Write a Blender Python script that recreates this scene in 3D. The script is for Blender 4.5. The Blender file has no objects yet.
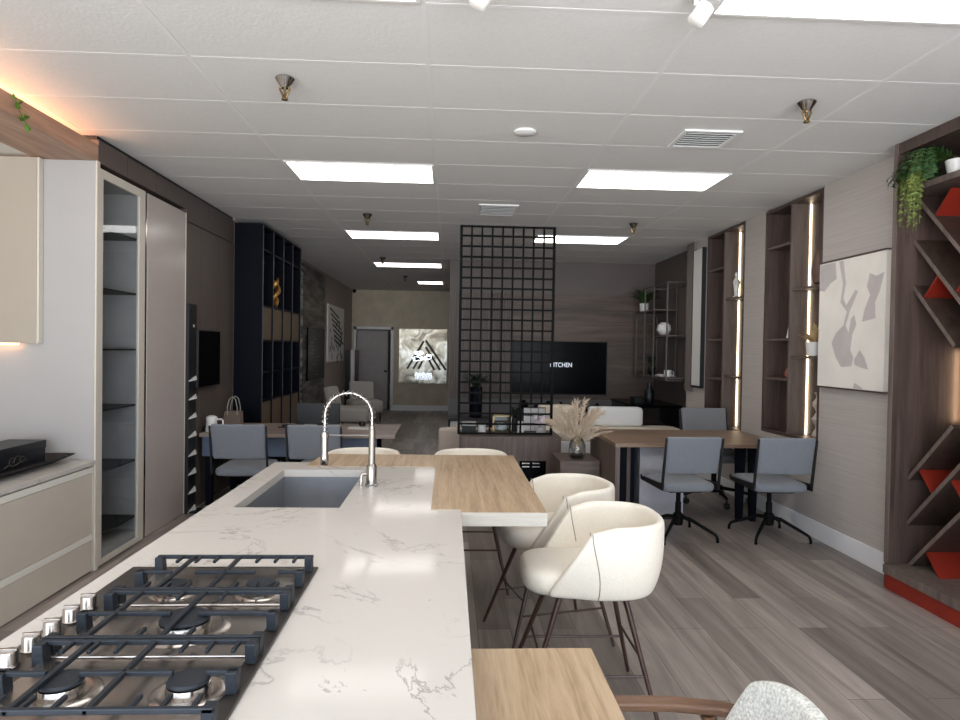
import bpy, bmesh, math, random
from mathutils import Vector, Matrix
PI = math.pi
sc = bpy.context.scene
COL = sc.collection
random.seed(7)

# ------------------------------------------------------------------ helpers
def s1(c):
    c /= 255.0
    return c/12.92 if c <= .04045 else ((c+.055)/1.055)**2.4
def S(r, g, b): return (s1(r), s1(g), s1(b), 1.0)

class MB:
    """collects shapes, links them as ONE mesh object"""
    def __init__(self): self.v = []; self.f = []; self.mi = []; self.m = 0
    def mat(self, i): self.m = i; return self
    def add(self, vs, fs):
        o = len(self.v); self.v += [tuple(p) for p in vs]
        for f in fs: self.f.append(tuple(i+o for i in f)); self.mi.append(self.m)
        return self
    def box(self, x0, x1, y0, y1, z0, z1, M=None):
        vs = [Vector((x, y, z)) for z in (z0, z1) for y in (y0, y1) for x in (x0, x1)]
        if M is not None: vs = [M @ p for p in vs]
        return self.add(vs, [(0,2,3,1),(4,5,7,6),(0,1,5,4),(2,6,7,3),(0,4,6,2),(1,3,7,5)])
    def prism(self, poly, a0, a1, ax='z'):
        n = len(poly)
        def P(p, a):
            if ax == 'z': return (p[0], p[1], a)
            if ax == 'x': return (a, p[0], p[1])
            return (p[0], a, p[1])
        vs = [P(p, a0) for p in poly] + [P(p, a1) for p in poly]
        fs = [tuple(range(n-1, -1, -1)), tuple(range(n, 2*n))]
        fs += [(i, (i+1) % n, n+(i+1) % n, n+i) for i in range(n)]
        return self.add(vs, fs)
    def tube(self, pts, r, n=8, cap=True):
        pts = [Vector(p) for p in pts]; m = len(pts)
        rs = r if isinstance(r, (list, tuple)) else [r]*m
        vs = []; up = None
        for i, p in enumerate(pts):
            t = (pts[min(i+1, m-1)]-pts[max(i-1, 0)]).normalized()
            if up is None:
                up = Vector((0, 0, 1)) if abs(t.z) < .9 else Vector((1, 0, 0))
            a = t.cross(up).normalized(); b = a.cross(t).normalized(); up = b
            for k in range(n):
                w = 2*PI*k/n
                vs.append(p+a*(rs[i]*math.cos(w))+b*(rs[i]*math.sin(w)))
        fs = []
        for i in range(m-1):
            for k in range(n):
                k2 = (k+1) % n
                fs.append((i*n+k, i*n+k2, (i+1)*n+k2, (i+1)*n+k))
        if cap:
            fs.append(tuple(range(n-1, -1, -1))); fs.append(tuple((m-1)*n+k for k in range(n)))
        return self.add(vs, fs)
    def lathe(self, prof, c=(0,0,0), n=24, M=None):
        vs = []; m = len(prof)
        for r, z in prof:
            for k in range(n):
                w = 2*PI*k/n
                p = Vector((r*math.cos(w), r*math.sin(w), z))
                if M is not None: p = M @ p
                vs.append(p+Vector(c))
        fs = []
        for i in range(m-1):
            for k in range(n):
                k2 = (k+1) % n
                fs.append((i*n+k, i*n+k2, (i+1)*n+k2, (i+1)*n+k))
        fs.append(tuple(range(n-1, -1, -1))); fs.append(tuple((m-1)*n+k for k in range(n)))
        return self.add(vs, fs)
    def cushion(self, cx, cy, hx, hy, z0, z1, e=.35, r=.03, n=48, crown=0):
        """superellipse pad with rounded rims; e small = square corners"""
        rings = []
        for k in range(5):
            a = PI/2*k/4; rings.append((r*(1-math.sin(a)), z0+r*(1-math.cos(a))))
        rings = [(r*(1-math.sin(PI/2*k/4)), z0+r*(1-math.cos(PI/2*k/4))) for k in range(5)]
        rings += [(r*(1-math.cos(PI/2*k/4)), z1-r*(1-math.sin(PI/2*k/4))) for k in range(5)]
        if crown: rings += [(min(hx, hy)*.45, z1+crown*.7), (min(hx, hy)*.8, z1+crown)]
        vs = []; m = len(rings)
        for ins, z in rings:
            for k in range(n):
                w = 2*PI*k/n; c, s = math.cos(w), math.sin(w)
                x = math.copysign(abs(c)**e, c)*(hx-ins); y = math.copysign(abs(s)**e, s)*(hy-ins)
                vs.append((cx+x, cy+y, z))
        fs = [(i*n+k, i*n+(k+1) % n, (i+1)*n+(k+1) % n, (i+1)*n+k) for i in range(m-1) for k in range(n)]
        fs.append(tuple(range(n-1, -1, -1))); fs.append(tuple((m-1)*n+k for k in range(n)))
        return self.add(vs, fs)
    def grid(self, rows, closed=False):
        m = len(rows); n = len(rows[0])
        vs = [p for r in rows for p in r]
        fs = [(i*n+k, i*n+k+1, (i+1)*n+k+1, (i+1)*n+k) for i in range(m-1) for k in range(n-1)]
        return self.add(vs, fs)
    def build(self, name, mats, parent=None, bevel=0, smooth=False, subsurf=0, solid=0, seg=2, loc=None):
        me = bpy.data.meshes.new(name)
        me.from_pydata(self.v, [], self.f)
        if not isinstance(mats, (list, tuple)): mats = [mats]
        for m in mats: me.materials.append(m)
        me.polygons.foreach_set('material_index', self.mi)
        bm = bmesh.new(); bm.from_mesh(me); bmesh.ops.recalc_face_normals(bm, faces=bm.faces); bm.to_mesh(me); bm.free()
        if smooth:
            me.polygons.foreach_set('use_smooth', [True]*len(me.polygons))
            me.set_sharp_from_angle(angle=.75)
        me.update()
        o = bpy.data.objects.new(name, me); COL.objects.link(o)
        if parent: o.parent = parent
        if loc: o.location = loc
        if solid:
            q = o.modifiers.new('thick', 'SOLIDIFY'); q.thickness = solid; q.offset = -1
        if bevel:
            q = o.modifiers.new('bev', 'BEVEL'); q.width = bevel; q.segments = seg; q.limit_method = 'ANGLE'; q.angle_limit = .6
        if subsurf:
            q = o.modifiers.new('sub', 'SUBSURF'); q.levels = subsurf; q.render_levels = subsurf
        return o

def tag(o, label, cat, group=None, kind=None):
    o['label'] = label; o['category'] = cat
    if group: o['group'] = group
    if kind: o['kind'] = kind
    return o
def thing(name, label, cat, loc=(0,0,0), rz=0, group=None):
    o = bpy.data.objects.new(name, None); COL.objects.link(o)
    o.location = loc; o.rotation_euler = (0, 0, rz); o.empty_display_size = .1
    return tag(o, label, cat, group)
def dup(root, loc, rz, label, group=None):
    def cp(o, par):
        c = o.copy(); COL.objects.link(c)
        if par: c.parent = par
        for ch in list(o.children): cp(ch, c)
        return c
    r = cp(root, None); r.location = loc; r.rotation_euler = (0, 0, rz); r['label'] = label
    if group: r['group'] = group
    return r
def struct(mb, name, mats, parent=None, **k):
    o = mb.build(name, mats, parent, **k)
    if parent is None: o['kind'] = 'structure'
    return o
def B(*a): return MB().box(*a)

# ------------------------------------------------------------------ materials
def newmat(name):
    m = bpy.data.materials.new(name); m.use_nodes = True
    nt = m.node_tree; return m, nt, nt.nodes['Principled BSDF']
def N(nt, t, **kw):
    n = nt.nodes.new(t)
    for k, v in kw.items():
        if k in n.inputs: n.inputs[k].default_value = v
        else: setattr(n, k, v)
    return n
def coord(nt, scale=(1,1,1), rot=(0,0,0), loc=(0,0,0)):
    t = N(nt, 'ShaderNodeTexCoord'); mp = N(nt, 'ShaderNodeMapping')
    mp.inputs['Scale'].default_value = scale; mp.inputs['Rotation'].default_value = rot; mp.inputs['Location'].default_value = loc
    nt.links.new(t.outputs['Object'], mp.inputs['Vector']); return mp.outputs['Vector']
def ramp(nt, fac, stops):
    r = N(nt, 'ShaderNodeValToRGB'); e = r.color_ramp.elements
    e[0].position, e[0].color = stops[0]; e[1].position, e[1].color = stops[-1]
    for p, c in stops[1:-1]:
        q = e.new(p); q.color = c
    nt.links.new(fac, r.inputs['Fac']); return r.outputs['Color']
def bump(nt, bs, h, strength=.2, dist=.005):
    b = N(nt, 'ShaderNodeBump'); b.inputs['Strength'].default_value = strength; b.inputs['Distance'].default_value = dist
    nt.links.new(h, b.inputs['Height']); nt.links.new(b.outputs['Normal'], bs.inputs['Normal'])
def plain(name, c, rough=.5, metal=0, var=.06, sc_=8, bmp=0, coat=0, spec=.5):
    m, nt, bs = newmat(name)
    bs.inputs['Roughness'].default_value = rough; bs.inputs['Metallic'].default_value = metal
    bs.inputs['Specular IOR Level'].default_value = spec
    if coat: bs.inputs['Coat Weight'].default_value = coat
    n = N(nt, 'ShaderNodeTexNoise', Scale=sc_, Detail=3.0)
    nt.links.new(coord(nt), n.inputs['Vector'])
    lo = tuple(x*(1-var) for x in c[:3])+(1,); hi = tuple(min(1, x*(1+var)) for x in c[:3])+(1,)
    nt.links.new(ramp(nt, n.outputs['Fac'], [(.3, lo), (.7, hi)]), bs.inputs['Base Color'])
    if bmp: bump(nt, bs, n.outputs['Fac'], bmp)
    return m
def fabric(name, c, sc_=350, var=.25, rough=.9, bmp=.25):
    m, nt, bs = newmat(name); bs.inputs['Roughness'].default_value = rough
    bs.inputs['Sheen Weight'].default_value = .15
    n = N(nt, 'ShaderNodeTexNoise', Scale=sc_, Detail=2.0)
    nt.links.new(coord(nt), n.inputs['Vector'])
    lo = tuple(x*(1-var) for x in c[:3])+(1,); hi = tuple(min(1, x*(1+var)) for x in c[:3])+(1,)
    nt.links.new(ramp(nt, n.outputs['Fac'], [(.3, lo), (.7, hi)]), bs.inputs['Base Color'])
    bump(nt, bs, n.outputs['Fac'], bmp, .002); return m
def wood(name, c1, c2, grain='y', freq=14, rough=.45, stretch=12, mid=None):
    m, nt, bs = newmat(name); bs.inputs['Roughness'].default_value = rough
    sc_ = {'x': (freq/stretch, freq, freq), 'y': (freq, freq/stretch, freq), 'z': (freq, freq, freq/stretch)}[grain]
    n = N(nt, 'ShaderNodeTexNoise', Scale=1.0, Detail=6.0, Roughness=.62, Distortion=.6)
    v = coord(nt, sc_); nt.links.new(v, n.inputs['Vector'])
    n2 = N(nt, 'ShaderNodeTexNoise', Scale=6.0, Detail=3.0); nt.links.new(v, n2.inputs['Vector'])
    mx = N(nt, 'ShaderNodeMath', operation='MULTIPLY_ADD'); nt.links.new(n2.outputs['Fac'], mx.inputs[0])
    mx.inputs[1].default_value = .3; nt.links.new(n.outputs['Fac'], mx.inputs[2])
    st = [(.42, c1), (.86, c2)] if mid is None else [(.42, c1), (.62, mid), (.86, c2)]
    nt.links.new(ramp(nt, mx.outputs[0], st), bs.inputs['Base Color'])
    bump(nt, bs, n.outputs['Fac'], .08, .002); return m
def emit(name, c, st):
    m, nt, bs = newmat(name)
    bs.inputs['Base Color'].default_value = c; bs.inputs['Emission Color'].default_value = c; bs.inputs['Emission Strength'].default_value = st
    return m
def glass(name, tint=(.9,.94,.93,1), gloss=.12, rough=.02, k=.6):
    m, nt, bs = newmat(name); nt.nodes.remove(bs)
    out = nt.nodes['Material Output']
    t = N(nt, 'ShaderNodeBsdfTransparent'); t.inputs['Color'].default_value = tint
    g = N(nt, 'ShaderNodeBsdfGlossy'); g.inputs['Roughness'].default_value = rough
    lw = N(nt, 'ShaderNodeLayerWeight', Blend=.25)
    ad = N(nt, 'ShaderNodeMath', operation='MULTIPLY_ADD'); nt.links.new(lw.outputs['Fresnel'], ad.inputs[0]); ad.inputs[1].default_value = k; ad.inputs[2].default_value = gloss*.4
    mx = N(nt, 'ShaderNodeMixShader'); nt.links.new(ad.outputs[0], mx.inputs[0]); nt.links.new(t.outputs[0], mx.inputs[1]); nt.links.new(g.outputs[0], mx.inputs[2])
    nt.links.new(mx.outputs[0], out.inputs['Surface']); return m

def floor_mat():
    m, nt, bs = newmat('grey_oak_planks'); bs.inputs['Roughness'].default_value = .38
    v = coord(nt, rot=(0, 0, PI/2))
    br = N(nt, 'ShaderNodeTexBrick', offset=.37, squash=1.0)
    br.inputs['Scale'].default_value = 1; br.inputs['Brick Width'].default_value = 1.25; br.inputs['Row Height'].default_value = .19
    br.inputs['Mortar Size'].default_value = .0014; br.inputs['Bias'].default_value = 0
    br.inputs['Color1'].default_value = S(116,107,102); br.inputs['Color2'].default_value = S(164,154,147); br.inputs['Mortar'].default_value = S(70,62,58)
    nt.links.new(v, br.inputs['Vector'])
    n = N(nt, 'ShaderNodeTexNoise', Scale=1.0, Detail=6.0, Roughness=.6, Distortion=.8)
    nt.links.new(coord(nt, (11, .8, 1)), n.inputs['Vector'])
    mx = N(nt, 'ShaderNodeMix', data_type='RGBA', blend_type='MULTIPLY'); mx.inputs[0].default_value = .85
    nt.links.new(br.outputs['Color'], mx.inputs[6])
    nt.links.new(ramp(nt, n.outputs['Fac'], [(.3, (.56,.54,.53,1)), (.5, (.95,.94,.93,1)), (.70, (1.36,1.35,1.33,1))]), mx.inputs[7])
    nt.links.new(mx.outputs[2], bs.inputs['Base Color']); bump(nt, bs, n.outputs['Fac'], .05, .002)
    return m
def quartz_mat():
    m, nt, bs = newmat('veined_quartz'); bs.inputs['Roughness'].default_value = .085; bs.inputs['Specular IOR Level'].default_value = .05
    v = coord(nt)
    n = N(nt, 'ShaderNodeTexNoise', Scale=1.5, Detail=9.0, Roughness=.62, Distortion=1.4); nt.links.new(v, n.inputs['Vector'])
    a = N(nt, 'ShaderNodeMath', operation='SUBTRACT'); nt.links.new(n.outputs['Fac'], a.inputs[0]); a.inputs[1].default_value = .5
    b = N(nt, 'ShaderNodeMath', operation='ABSOLUTE'); nt.links.new(a.outputs[0], b.inputs[0])
    n2 = N(nt, 'ShaderNodeTexNoise', Scale=2.2, Detail=2.0); nt.links.new(v, n2.inputs['Vector'])
    # veins fade in and out along their run
    k = N(nt, 'ShaderNodeMapRange'); nt.links.new(n2.outputs['Fac'], k.inputs['Value'])
    k.inputs['From Min'].default_value = .42; k.inputs['From Max'].default_value = .72; k.inputs['To Min'].default_value = 0; k.inputs['To Max'].default_value = 1
    vein = N(nt, 'ShaderNodeMapRange'); nt.links.new(b.outputs[0], vein.inputs['Value'])
    vein.inputs['From Min'].default_value = 0; vein.inputs['From Max'].default_value = .011; vein.inputs['To Min'].default_value = 1; vein.inputs['To Max'].default_value = 0
    mu = N(nt, 'ShaderNodeMath', operation='MULTIPLY'); nt.links.new(k.outputs[0], mu.inputs[0]); nt.links.new(vein.outputs[0], mu.inputs[1])
    nt.links.new(ramp(nt, mu.outputs[0], [(0, S(204,199,193)), (1, S(126,118,116))]), bs.inputs['Base Color'])
    return m
def wallpaper(name, c, dirs=(1.2, 1.2, 60), var=.1, rough=.8):
    m, nt, bs = newmat(name); bs.inputs['Roughness'].default_value = rough
    n = N(nt, 'ShaderNodeTexNoise', Scale=1.0, Detail=5.0, Roughness=.7); nt.links.new(coord(nt, dirs), n.inputs['Vector'])
    lo = tuple(x*(1-var) for x in c[:3])+(1,); hi = tuple(min(1, x*(1+var)) for x in c[:3])+(1,)
    nt.links.new(ramp(nt, n.outputs['Fac'], [(.3, lo), (.7, hi)]), bs.inputs['Base Color'])
    bump(nt, bs, n.outputs['Fac'], .12, .003); return m

M = {}
M['floor'] = floor_mat(); M['quartz'] = quartz_mat()
M['tile'] = plain('ceiling_tile', S(228,227,225), .9, var=.025, sc_=60, bmp=.25)
M['tbar'] = plain('ceiling_bar', S(236,235,233), .5, var=.01)
M['white'] = plain('white_lacquer', S(226,224,219), .35, var=.01)
M['ivory'] = plain('ivory_lacquer', S(214,207,194), .35, var=.015)
M['taupe'] = plain('taupe_lacquer', S(210,201,188), .4, var=.015)
M['doorgrey'] = plain('greige_gloss_lacquer', S(190,180,174), .22, var=.015)
M['fascia'] = wood('walnut_fascia', S(140,110,92), S(200,168,146), 'y', 7, .5, 14, S(172,138,116))
M['bar'] = wood('light_oak', S(146,122,94), S(200,176,146), 'y', 26, .45, 16, S(178,152,122))
M['baredge'] = wood('pale_oak_edge', S(172,166,154), S(204,198,186), 'x', 22, .6, 14)
M['darkpanel'] = plain('dark_taupe_panel', S(92,82,77), .5, var=.05, sc_=3)
M['wall_r'] = wallpaper('grey_grasscloth', S(184,176,170), (1.2, 1.2, 55), .09)
M['cream'] = wallpaper('cream_wallcover', S(206,194,172), (3, 3, 2.5), .12)
M['wall_l'] = wallpaper('taupe_wallcover', S(164,150,140), (2, 2, 8), .05)
M['base'] = plain('white_baseboard', S(238,238,240), .4, var=.01)
M['brown'] = wood('dark_walnut', S(58,46,42), S(92,75,69), 'z', 16, .45, 14)
M['shadedboard'] = wood('shaded_board', S(48,37,33), S(76,60,53), 'z', 16, .45, 14)  # shade of the deep rack put into the board colour
M['greybrown'] = wood('smoked_oak', S(84,72,66), S(122,107,99), 'z', 22, .5, 14)
M['greybrown_x'] = wood('smoked_oak_flat', S(78,66,60), S(116,101,93), 'x', 22, .5, 14)
M['deskwood'] = wood('desk_oak', S(112,90,74), S(160,134,112), 'x', 18, .45, 12)
M['plank'] = wood('plank_wall', S(60,49,42), S(102,84,72), 'x', 9, .5, 12)
M['navy'] = plain('navy_lacquer', S(6,9,20), .55, var=.05, spec=.1)
M['navymid'] = plain('slate_blue_board', S(92,106,128), .5, var=.03)
M['black'] = plain('matte_black', S(17,17,19), .5, var=.05)
M['blackmetal'] = plain('black_metal', S(11,11,12), .6, 0, var=.05, spec=.12)
M['iron'] = plain('cast_iron', S(36,42,50), .5, .35, var=.12, sc_=120, bmp=.1)
M['screen'] = plain('black_screen', S(7,8,11), .2, var=.02, spec=.06)
M['steel'] = plain('brushed_steel', S(180,172,165), .25, .95, var=.08, sc_=20)
M['sinksteel'] = plain('sink_steel', S(150,152,156), .35, .6, var=.05, sc_=14)
M['chrome'] = plain('brushed_nickel', S(174,170,165), .18, 1, var=.03)
M['brass'] = plain('antique_brass', S(150,128,92), .3, 1, var=.05)
M['stool'] = fabric('cream_leather', S(238,230,215), 160, .05, .5, .1)
M['seam'] = plain('seam_thread', S(150,140,126), .8)
M['leg'] = wood('walnut_metal_leg', S(48,33,28), S(82,58,48), 'z', 20, .35, 10)
M['armwood'] = wood('walnut_arm', S(74,50,36), S(126,92,68), 'x', 26, .4, 12)
M['boucle'] = fabric('pale_grey_weave', S(206,206,200), 130, .3)
M['bluefab'] = fabric('blue_grey_fabric', S(122,126,132), 260, .22)
M['greyfab'] = fabric('mid_grey_fabric', S(126,126,128), 260, .18)
M['lounge'] = fabric('warm_grey_upholstery', S(196,190,182), 200, .1)
M['sofa'] = fabric('white_upholstery', S(242,243,243), 150, .05)
M['sofatop'] = fabric('cream_upholstery', S(234,222,204), 150, .05)
M['beige'] = fabric('beige_stripe', S(206,190,176), 90, .12)
M['red'] = plain('red_lacquer', S(132,34,17), .55, var=.05)
M['green'] = plain('leaf_green', S(50,80,40), .5, var=.35, sc_=40)
M['lime'] = plain('leaf_lime', S(112,126,62), .5, var=.3, sc_=40)
M['darkleaf'] = plain('leaf_dark', S(30,44,32), .5, var=.3, sc_=40)
M['vine'] = plain('vine_green', S(84,122,36), .5, var=.3, sc_=60)
M['dry'] = plain('dry_leaf', S(190,164,120), .8, var=.2, sc_=40)
M['pampas'] = fabric('pampas_plume', S(208,188,164), 300, .2)
M['ceramic'] = plain('white_ceramic', S(226,224,220), .3, var=.02)
M['stonewhite'] = plain('white_stone_sample', S(224,222,218), .25, var=.04)
M['clay'] = plain('terracotta', S(150,86,72), .6)
M['brownvase'] = plain('brown_ceramic', S(96,72,62), .5)
M['sand'] = plain('sand_plaster', S(196,182,168), .8, var=.1, sc_=30, bmp=.3)
M['bag'] = plain('taupe_paper', S(112,98,86), .8)
M['orange'] = plain('amber_ceramic', S(176,110,62), .4)
M['glass'] = glass('clear_glass'); M['smoke'] = glass('smoked_glass', (.90,.92,.93,1), .02, k=.12)
M['vaseglass'] = glass('grey_vase_glass', (.78,.77,.75,1), .15)
M['lamp'] = emit('ceiling_panel_light', (1,.965,.925,1), 5)
M['led'] = emit('warm_led', (1,.80,.55,1), 7)
M['ledcove'] = emit('warm_cove_led', (1,.56,.33,1), 30)
M['ledniche'] = emit('niche_led', (1,.56,.30,1), 7)
M['niche'] = plain('olive_tan_panel', S(98,82,64), .6, var=.08)
M['bluedark'] = plain('blue_black', S(10,13,20), .4)
M['text'] = plain('white_print', S(225,228,232), .5)
M['textemit'] = emit('screen_text', (.8,.85,.95,1), .8)
M['gold'] = plain('dull_gold', S(120,112,98), .4, .6)
M['foil'] = None
M['canvas'] = plain('canvas_cream', S(240,235,226), .8, var=.05, sc_=4)
M['stroke'] = plain('canvas_grey', S(200,192,189), .8, var=.05, sc_=9)

def foil_mat():
    m, nt, bs = newmat('silver_foil'); bs.inputs['Roughness'].default_value = .3; bs.inputs['Metallic'].default_value = .75
    n = N(nt, 'ShaderNodeTexNoise', Scale=2.4, Detail=6.0, Distortion=1.6); nt.links.new(coord(nt), n.inputs['Vector'])
    nt.links.new(ramp(nt, n.outputs['Fac'], [(.36, S(120,112,98)), (.5, S(180,172,154)), (.64, S(228,226,216))]), bs.inputs['Base Color'])
    bump(nt, bs, n.outputs['Fac'], .5, .02); return m
M['foil'] = foil_mat(); M['silver'] = plain('polished_silver', S(236,238,240), .18, 1, var=.02)
def band_mat(name, c1, c2, fz, rough=.3):
    m, nt, bs = newmat(name); bs.inputs['Roughness'].default_value = rough
    n = N(nt, 'ShaderNodeTexNoise', Scale=1.0, Detail=4.0); nt.links.new(coord(nt, (1, 1.2, fz)), n.inputs['Vector'])
    nt.links.new(ramp(nt, n.outputs['Fac'], [(.4, c1), (.62, c2)]), bs.inputs['Base Color']); return m
M['slab_a'] = band_mat('banded_stone_samples', S(44,44,46), S(168,164,160), 14, .55)
M['slab_b'] = band_mat('dark_stone_samples', S(20,20,22), S(110,104,98), 9, .4)

# ------------------------------------------------------------------ camera
yaw, pitch, roll, F = .0477, -.0168, .0159, 654.35
f = Vector((math.sin(yaw)*math.cos(pitch), math.cos(yaw)*math.cos(pitch), math.sin(pitch)))
r0 = Vector((math.cos(yaw), -math.sin(yaw), 0)); u0 = r0.cross(f)
r = math.cos(roll)*r0+math.sin(roll)*u0; u = -math.sin(roll)*r0+math.cos(roll)*u0
cam = bpy.data.objects.new('camera', bpy.data.cameras.new('camera')); COL.objects.link(cam)
mw = Matrix((r, u, -f)).transposed().to_4x4(); mw.translation = (0, 0, 1.62); cam.matrix_world = mw
cam.data.sensor_width = 36; cam.data.lens = 36*F/960; cam.data.clip_start = .05
sc.camera = cam

CE = 3.09   # ceiling height
# ------------------------------------------------------------------ setting
struct(B(-3.5, 3.85, -3.2, 19.2, -.1, 0), 'floor', M['floor'])
b = MB().box(-3.5, 3.85, -3.2, 19.2, CE, CE+.1)
b.mat(1)
for k in range(-3, 4):
    x = -.13+1.22*k
    if -3.4 < x < 3.8: b.box(x-.012, x+.012, -3.1, 16.95, CE-.0012, CE+.001)
for k in range(-11, 23):
    y = 3.439+.61*k
    if y < 16.9: b.box(-3.4, 3.7, y-.012, y+.012, CE-.0009, CE+.001)
struct(b, 'ceiling', [M['tile'], M['tbar']])
# left side: kitchen recess, then the wall plane at x = -2.5
struct(B(-3.42, -3.3, -.5, 6.4, 0, CE), 'wall_left', M['taupe'])
b = MB().box(-3.42, -3.3, -3.08, -.5, 2.75, CE).box(-3.42, -3.3, -3.08, -.5, 0, .12)
for y in (-3.02, -1.8, -.56): b.box(-3.42, -3.3, y-.05, y+.05, .12, 2.75)
struct(b, 'added_window_1', M['blackmetal'])  # invented side opening, added so daylight reaches the right wall
struct(B(-3.3, -2.5, 7.72, 16.97, 0, CE-.001), 'wall_left_far', M['wall_l'])
b = MB()
ys = [6.345, 6.72, 7.2, 7.72]
for i in range(3): b.box(-3.3, -2.5, ys[i]+.003, ys[i+1]-.003, 0, 2.785)
for y0, y1 in ((4.785, 5.2), (5.206, 5.7), (5.706, 6.2), (6.206, 6.9), (6.906, 7.715)): b.box(-3.3, -2.5, y0, y1, 2.90, CE-.03)
b.box(-3.3, -2.5, 6.345, 7.715, 2.795, 2.90)
b.mat(1).box(-3.29, -2.52, 6.36, 7.71, .0, 2.91).box(-3.29, -2.515, 4.79, 7.71, 2.92, CE-.001)
struct(b, 'trim_1', [M['darkpanel'], M['black']])
# soffit over the kitchen run: wood face and underside, lit from the slot above it
b = MB().box(-2.515, -2.5, -.3, 4.78, 2.905, 3.022).box(-2.91, -2.515, -.3, 4.78, 2.93, 2.936).box(-2.91, -2.515, -.3, 4.775, 2.905, 2.93)
struct(b, 'trim_2', M['fascia'])
struct(B(-3.3, -2.91, -.3, 4.74, 2.915, 2.935), 'trim_3', M['white'])
# right side: grasscloth wall with two bookcase niches
def wr(y0, y1, x1=3.7): return MB().box(3.25, x1, y0, y1, 0, CE-.001)
struct(wr(4.45, 5.585), 'wall_right', M['wall_r'])
b = MB().box(3.25, 3.7, 6.64, 7.1, 0, CE-.001).box(3.25, 3.7, 5.585, 6.64, 0, .82).box(3.25, 3.7, 7.1, 8.16, 0, .72)
struct(b, 'wall_right_middle', M['wall_r'])
struct(wr(8.16, 8.80), 'wall_right_far', M['wall_r'])
struct(B(3.42, 3.7, 8.80, 10.8, 0, CE-.001), 'wall_right_corner', M['darkpanel'])
struct(B(3.66, 3.78, -3.1, 4.45, 0, CE-.001), 'wall_right_near', M['wall_r'])
b = MB().box(3.235, 3.25, 4.45, 5.585, 0, .155).box(3.235, 3.25, 5.585, 8.80, 0, .155)
struct(b, 'baseboard_right', M['base'], bevel=.004)
# far wall with the doorway
b = MB().box(-2.5, -2.38, 16.97, 17.09, 0, CE).box(-1.50, 0.0, 16.97, 17.09, 0, CE).box(-2.38, -1.50, 16.97, 17.09, 2.08, CE)
struct(b, 'wall_far', M['cream'])
struct(MB().box(-1.43, -.001, 16.955, 16.97, 0, .14), 'baseboard_far', M['base'])
b = MB().box(-3.3, 0.1, 18.6, 18.7, 0, CE).box(-2.6, -2.5, 17.09, 18.6, 0, CE).box(-1.40, -1.3, 17.09, 18.6, 0, CE)
struct(b, 'wall_hall', M['cream'])
d = MB().box(-2.45, -2.38, 16.945, 17.10, 0, 2.15).box(-1.50, -1.43, 16.945, 17.10, 0, 2.15).box(-2.45, -1.43, 16.945, 17.10, 2.08, 2.15).build('door_1', M['base'], bevel=.004)
d['kind'] = 'structure'
Mx = Matrix.Translation((-2.375, 17.06, 0)) @ Matrix.Rotation(.22, 4, 'Z')
leaf = MB().box(0, .80, 0, .04, .01, 2.06, Mx).build('door_leaf', plain('door_paint', S(176,170,166), .5), d)
MB().box(.70, .78, -.05, -.002, .98, 1.02, Mx).build('door_handle', M['blackmetal'], leaf)
# block that carries the television wall
struct(B(0.0, 3.7, 10.83, 16.97, 0, CE-.001), 'wall_center', M['darkpanel'])
b = MB()
b.box(0.0, 3.42, 10.80, 10.83, 2.54, CE-.002)                  # smooth band
b.mat(1).box(0.0, 3.42, 10.78, 10.83, 0, .80)
b.mat(2)
for i in range(7): b.box(1.05, 3.42, 10.795, 10.83, .80+.2486*i+.002, .80+.2486*(i+1)-.002)
b.mat(3)
n = 26
for i in range(n):
    x = .005+1.035*i/n; b.box(x, x+.024, 10.77, 10.83, .80, 2.54)
struct(b, 'trim_4', [M['darkpanel'], plain('grey_lower_panel', S(98,94,94), .5), M['plank'], M['greybrown']])
# near wall (behind the camera): storefront glazing
b = MB().box(-3.42, 3.78, -3.2, -3.08, 2.75, CE).box(-3.42, 3.78, -3.2, -3.08, 0, .12)
for x in (-3.4, -1.7, 0, 1.7, 3.62): b.box(x-.06, x+.06, -3.2, -3.08, .12, 2.75)
struct(b, 'wall_near', M['blackmetal'])

# world + daylight through the storefront and an added side opening
w = bpy.data.worlds.new('World'); sc.world = w; w.use_nodes = True
bg = w.node_tree.nodes['Background']; bg.inputs[1].default_value = 1.0
tc = N(w.node_tree, 'ShaderNodeTexCoord'); sx = N(w.node_tree, 'ShaderNodeSeparateXYZ'); w.node_tree.links.new(tc.outputs['Generated'], sx.inputs[0])
mr = N(w.node_tree, 'ShaderNodeMapRange'); w.node_tree.links.new(sx.outputs['Z'], mr.inputs['Value']); mr.inputs['From Min'].default_value = -.06; mr.inputs['From Max'].default_value = .06
mxw = N(w.node_tree, 'ShaderNodeMix', data_type='RGBA'); w.node_tree.links.new(mr.outputs[0], mxw.inputs[0])
mxw.inputs[6].default_value = (12.0, 12.5, 13.0, 1); mxw.inputs[7].default_value = (5.2, 6.0, 7.0, 1)
w.node_tree.links.new(mxw.outputs[2], bg.inputs[0])
la = bpy.data.lights.new('storefront_portal', 'AREA'); la.shape = 'RECTANGLE'; la.size = 7.0; la.size_y = 2.6
la.cycles.is_portal = True
lo = bpy.data.objects.new('storefront_portal', la); COL.objects.link(lo)
lo.location = (.15, -3.05, 1.43); lo.rotation_euler = (PI/2, 0, 0)   # faces +Y
l2 = bpy.data.lights.new('added_window_portal', 'AREA'); l2.shape = 'RECTANGLE'; l2.size = 2.4; l2.size_y = 2.6; l2.cycles.is_portal = True
lp = bpy.data.objects.new('added_window_portal', l2); COL.objects.link(lp); lp.location = (-3.28, -1.78, 1.43); lp.rotation_euler = (PI/2, 0, -PI/2)  # portal of the opening added to brighten the right wall

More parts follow.
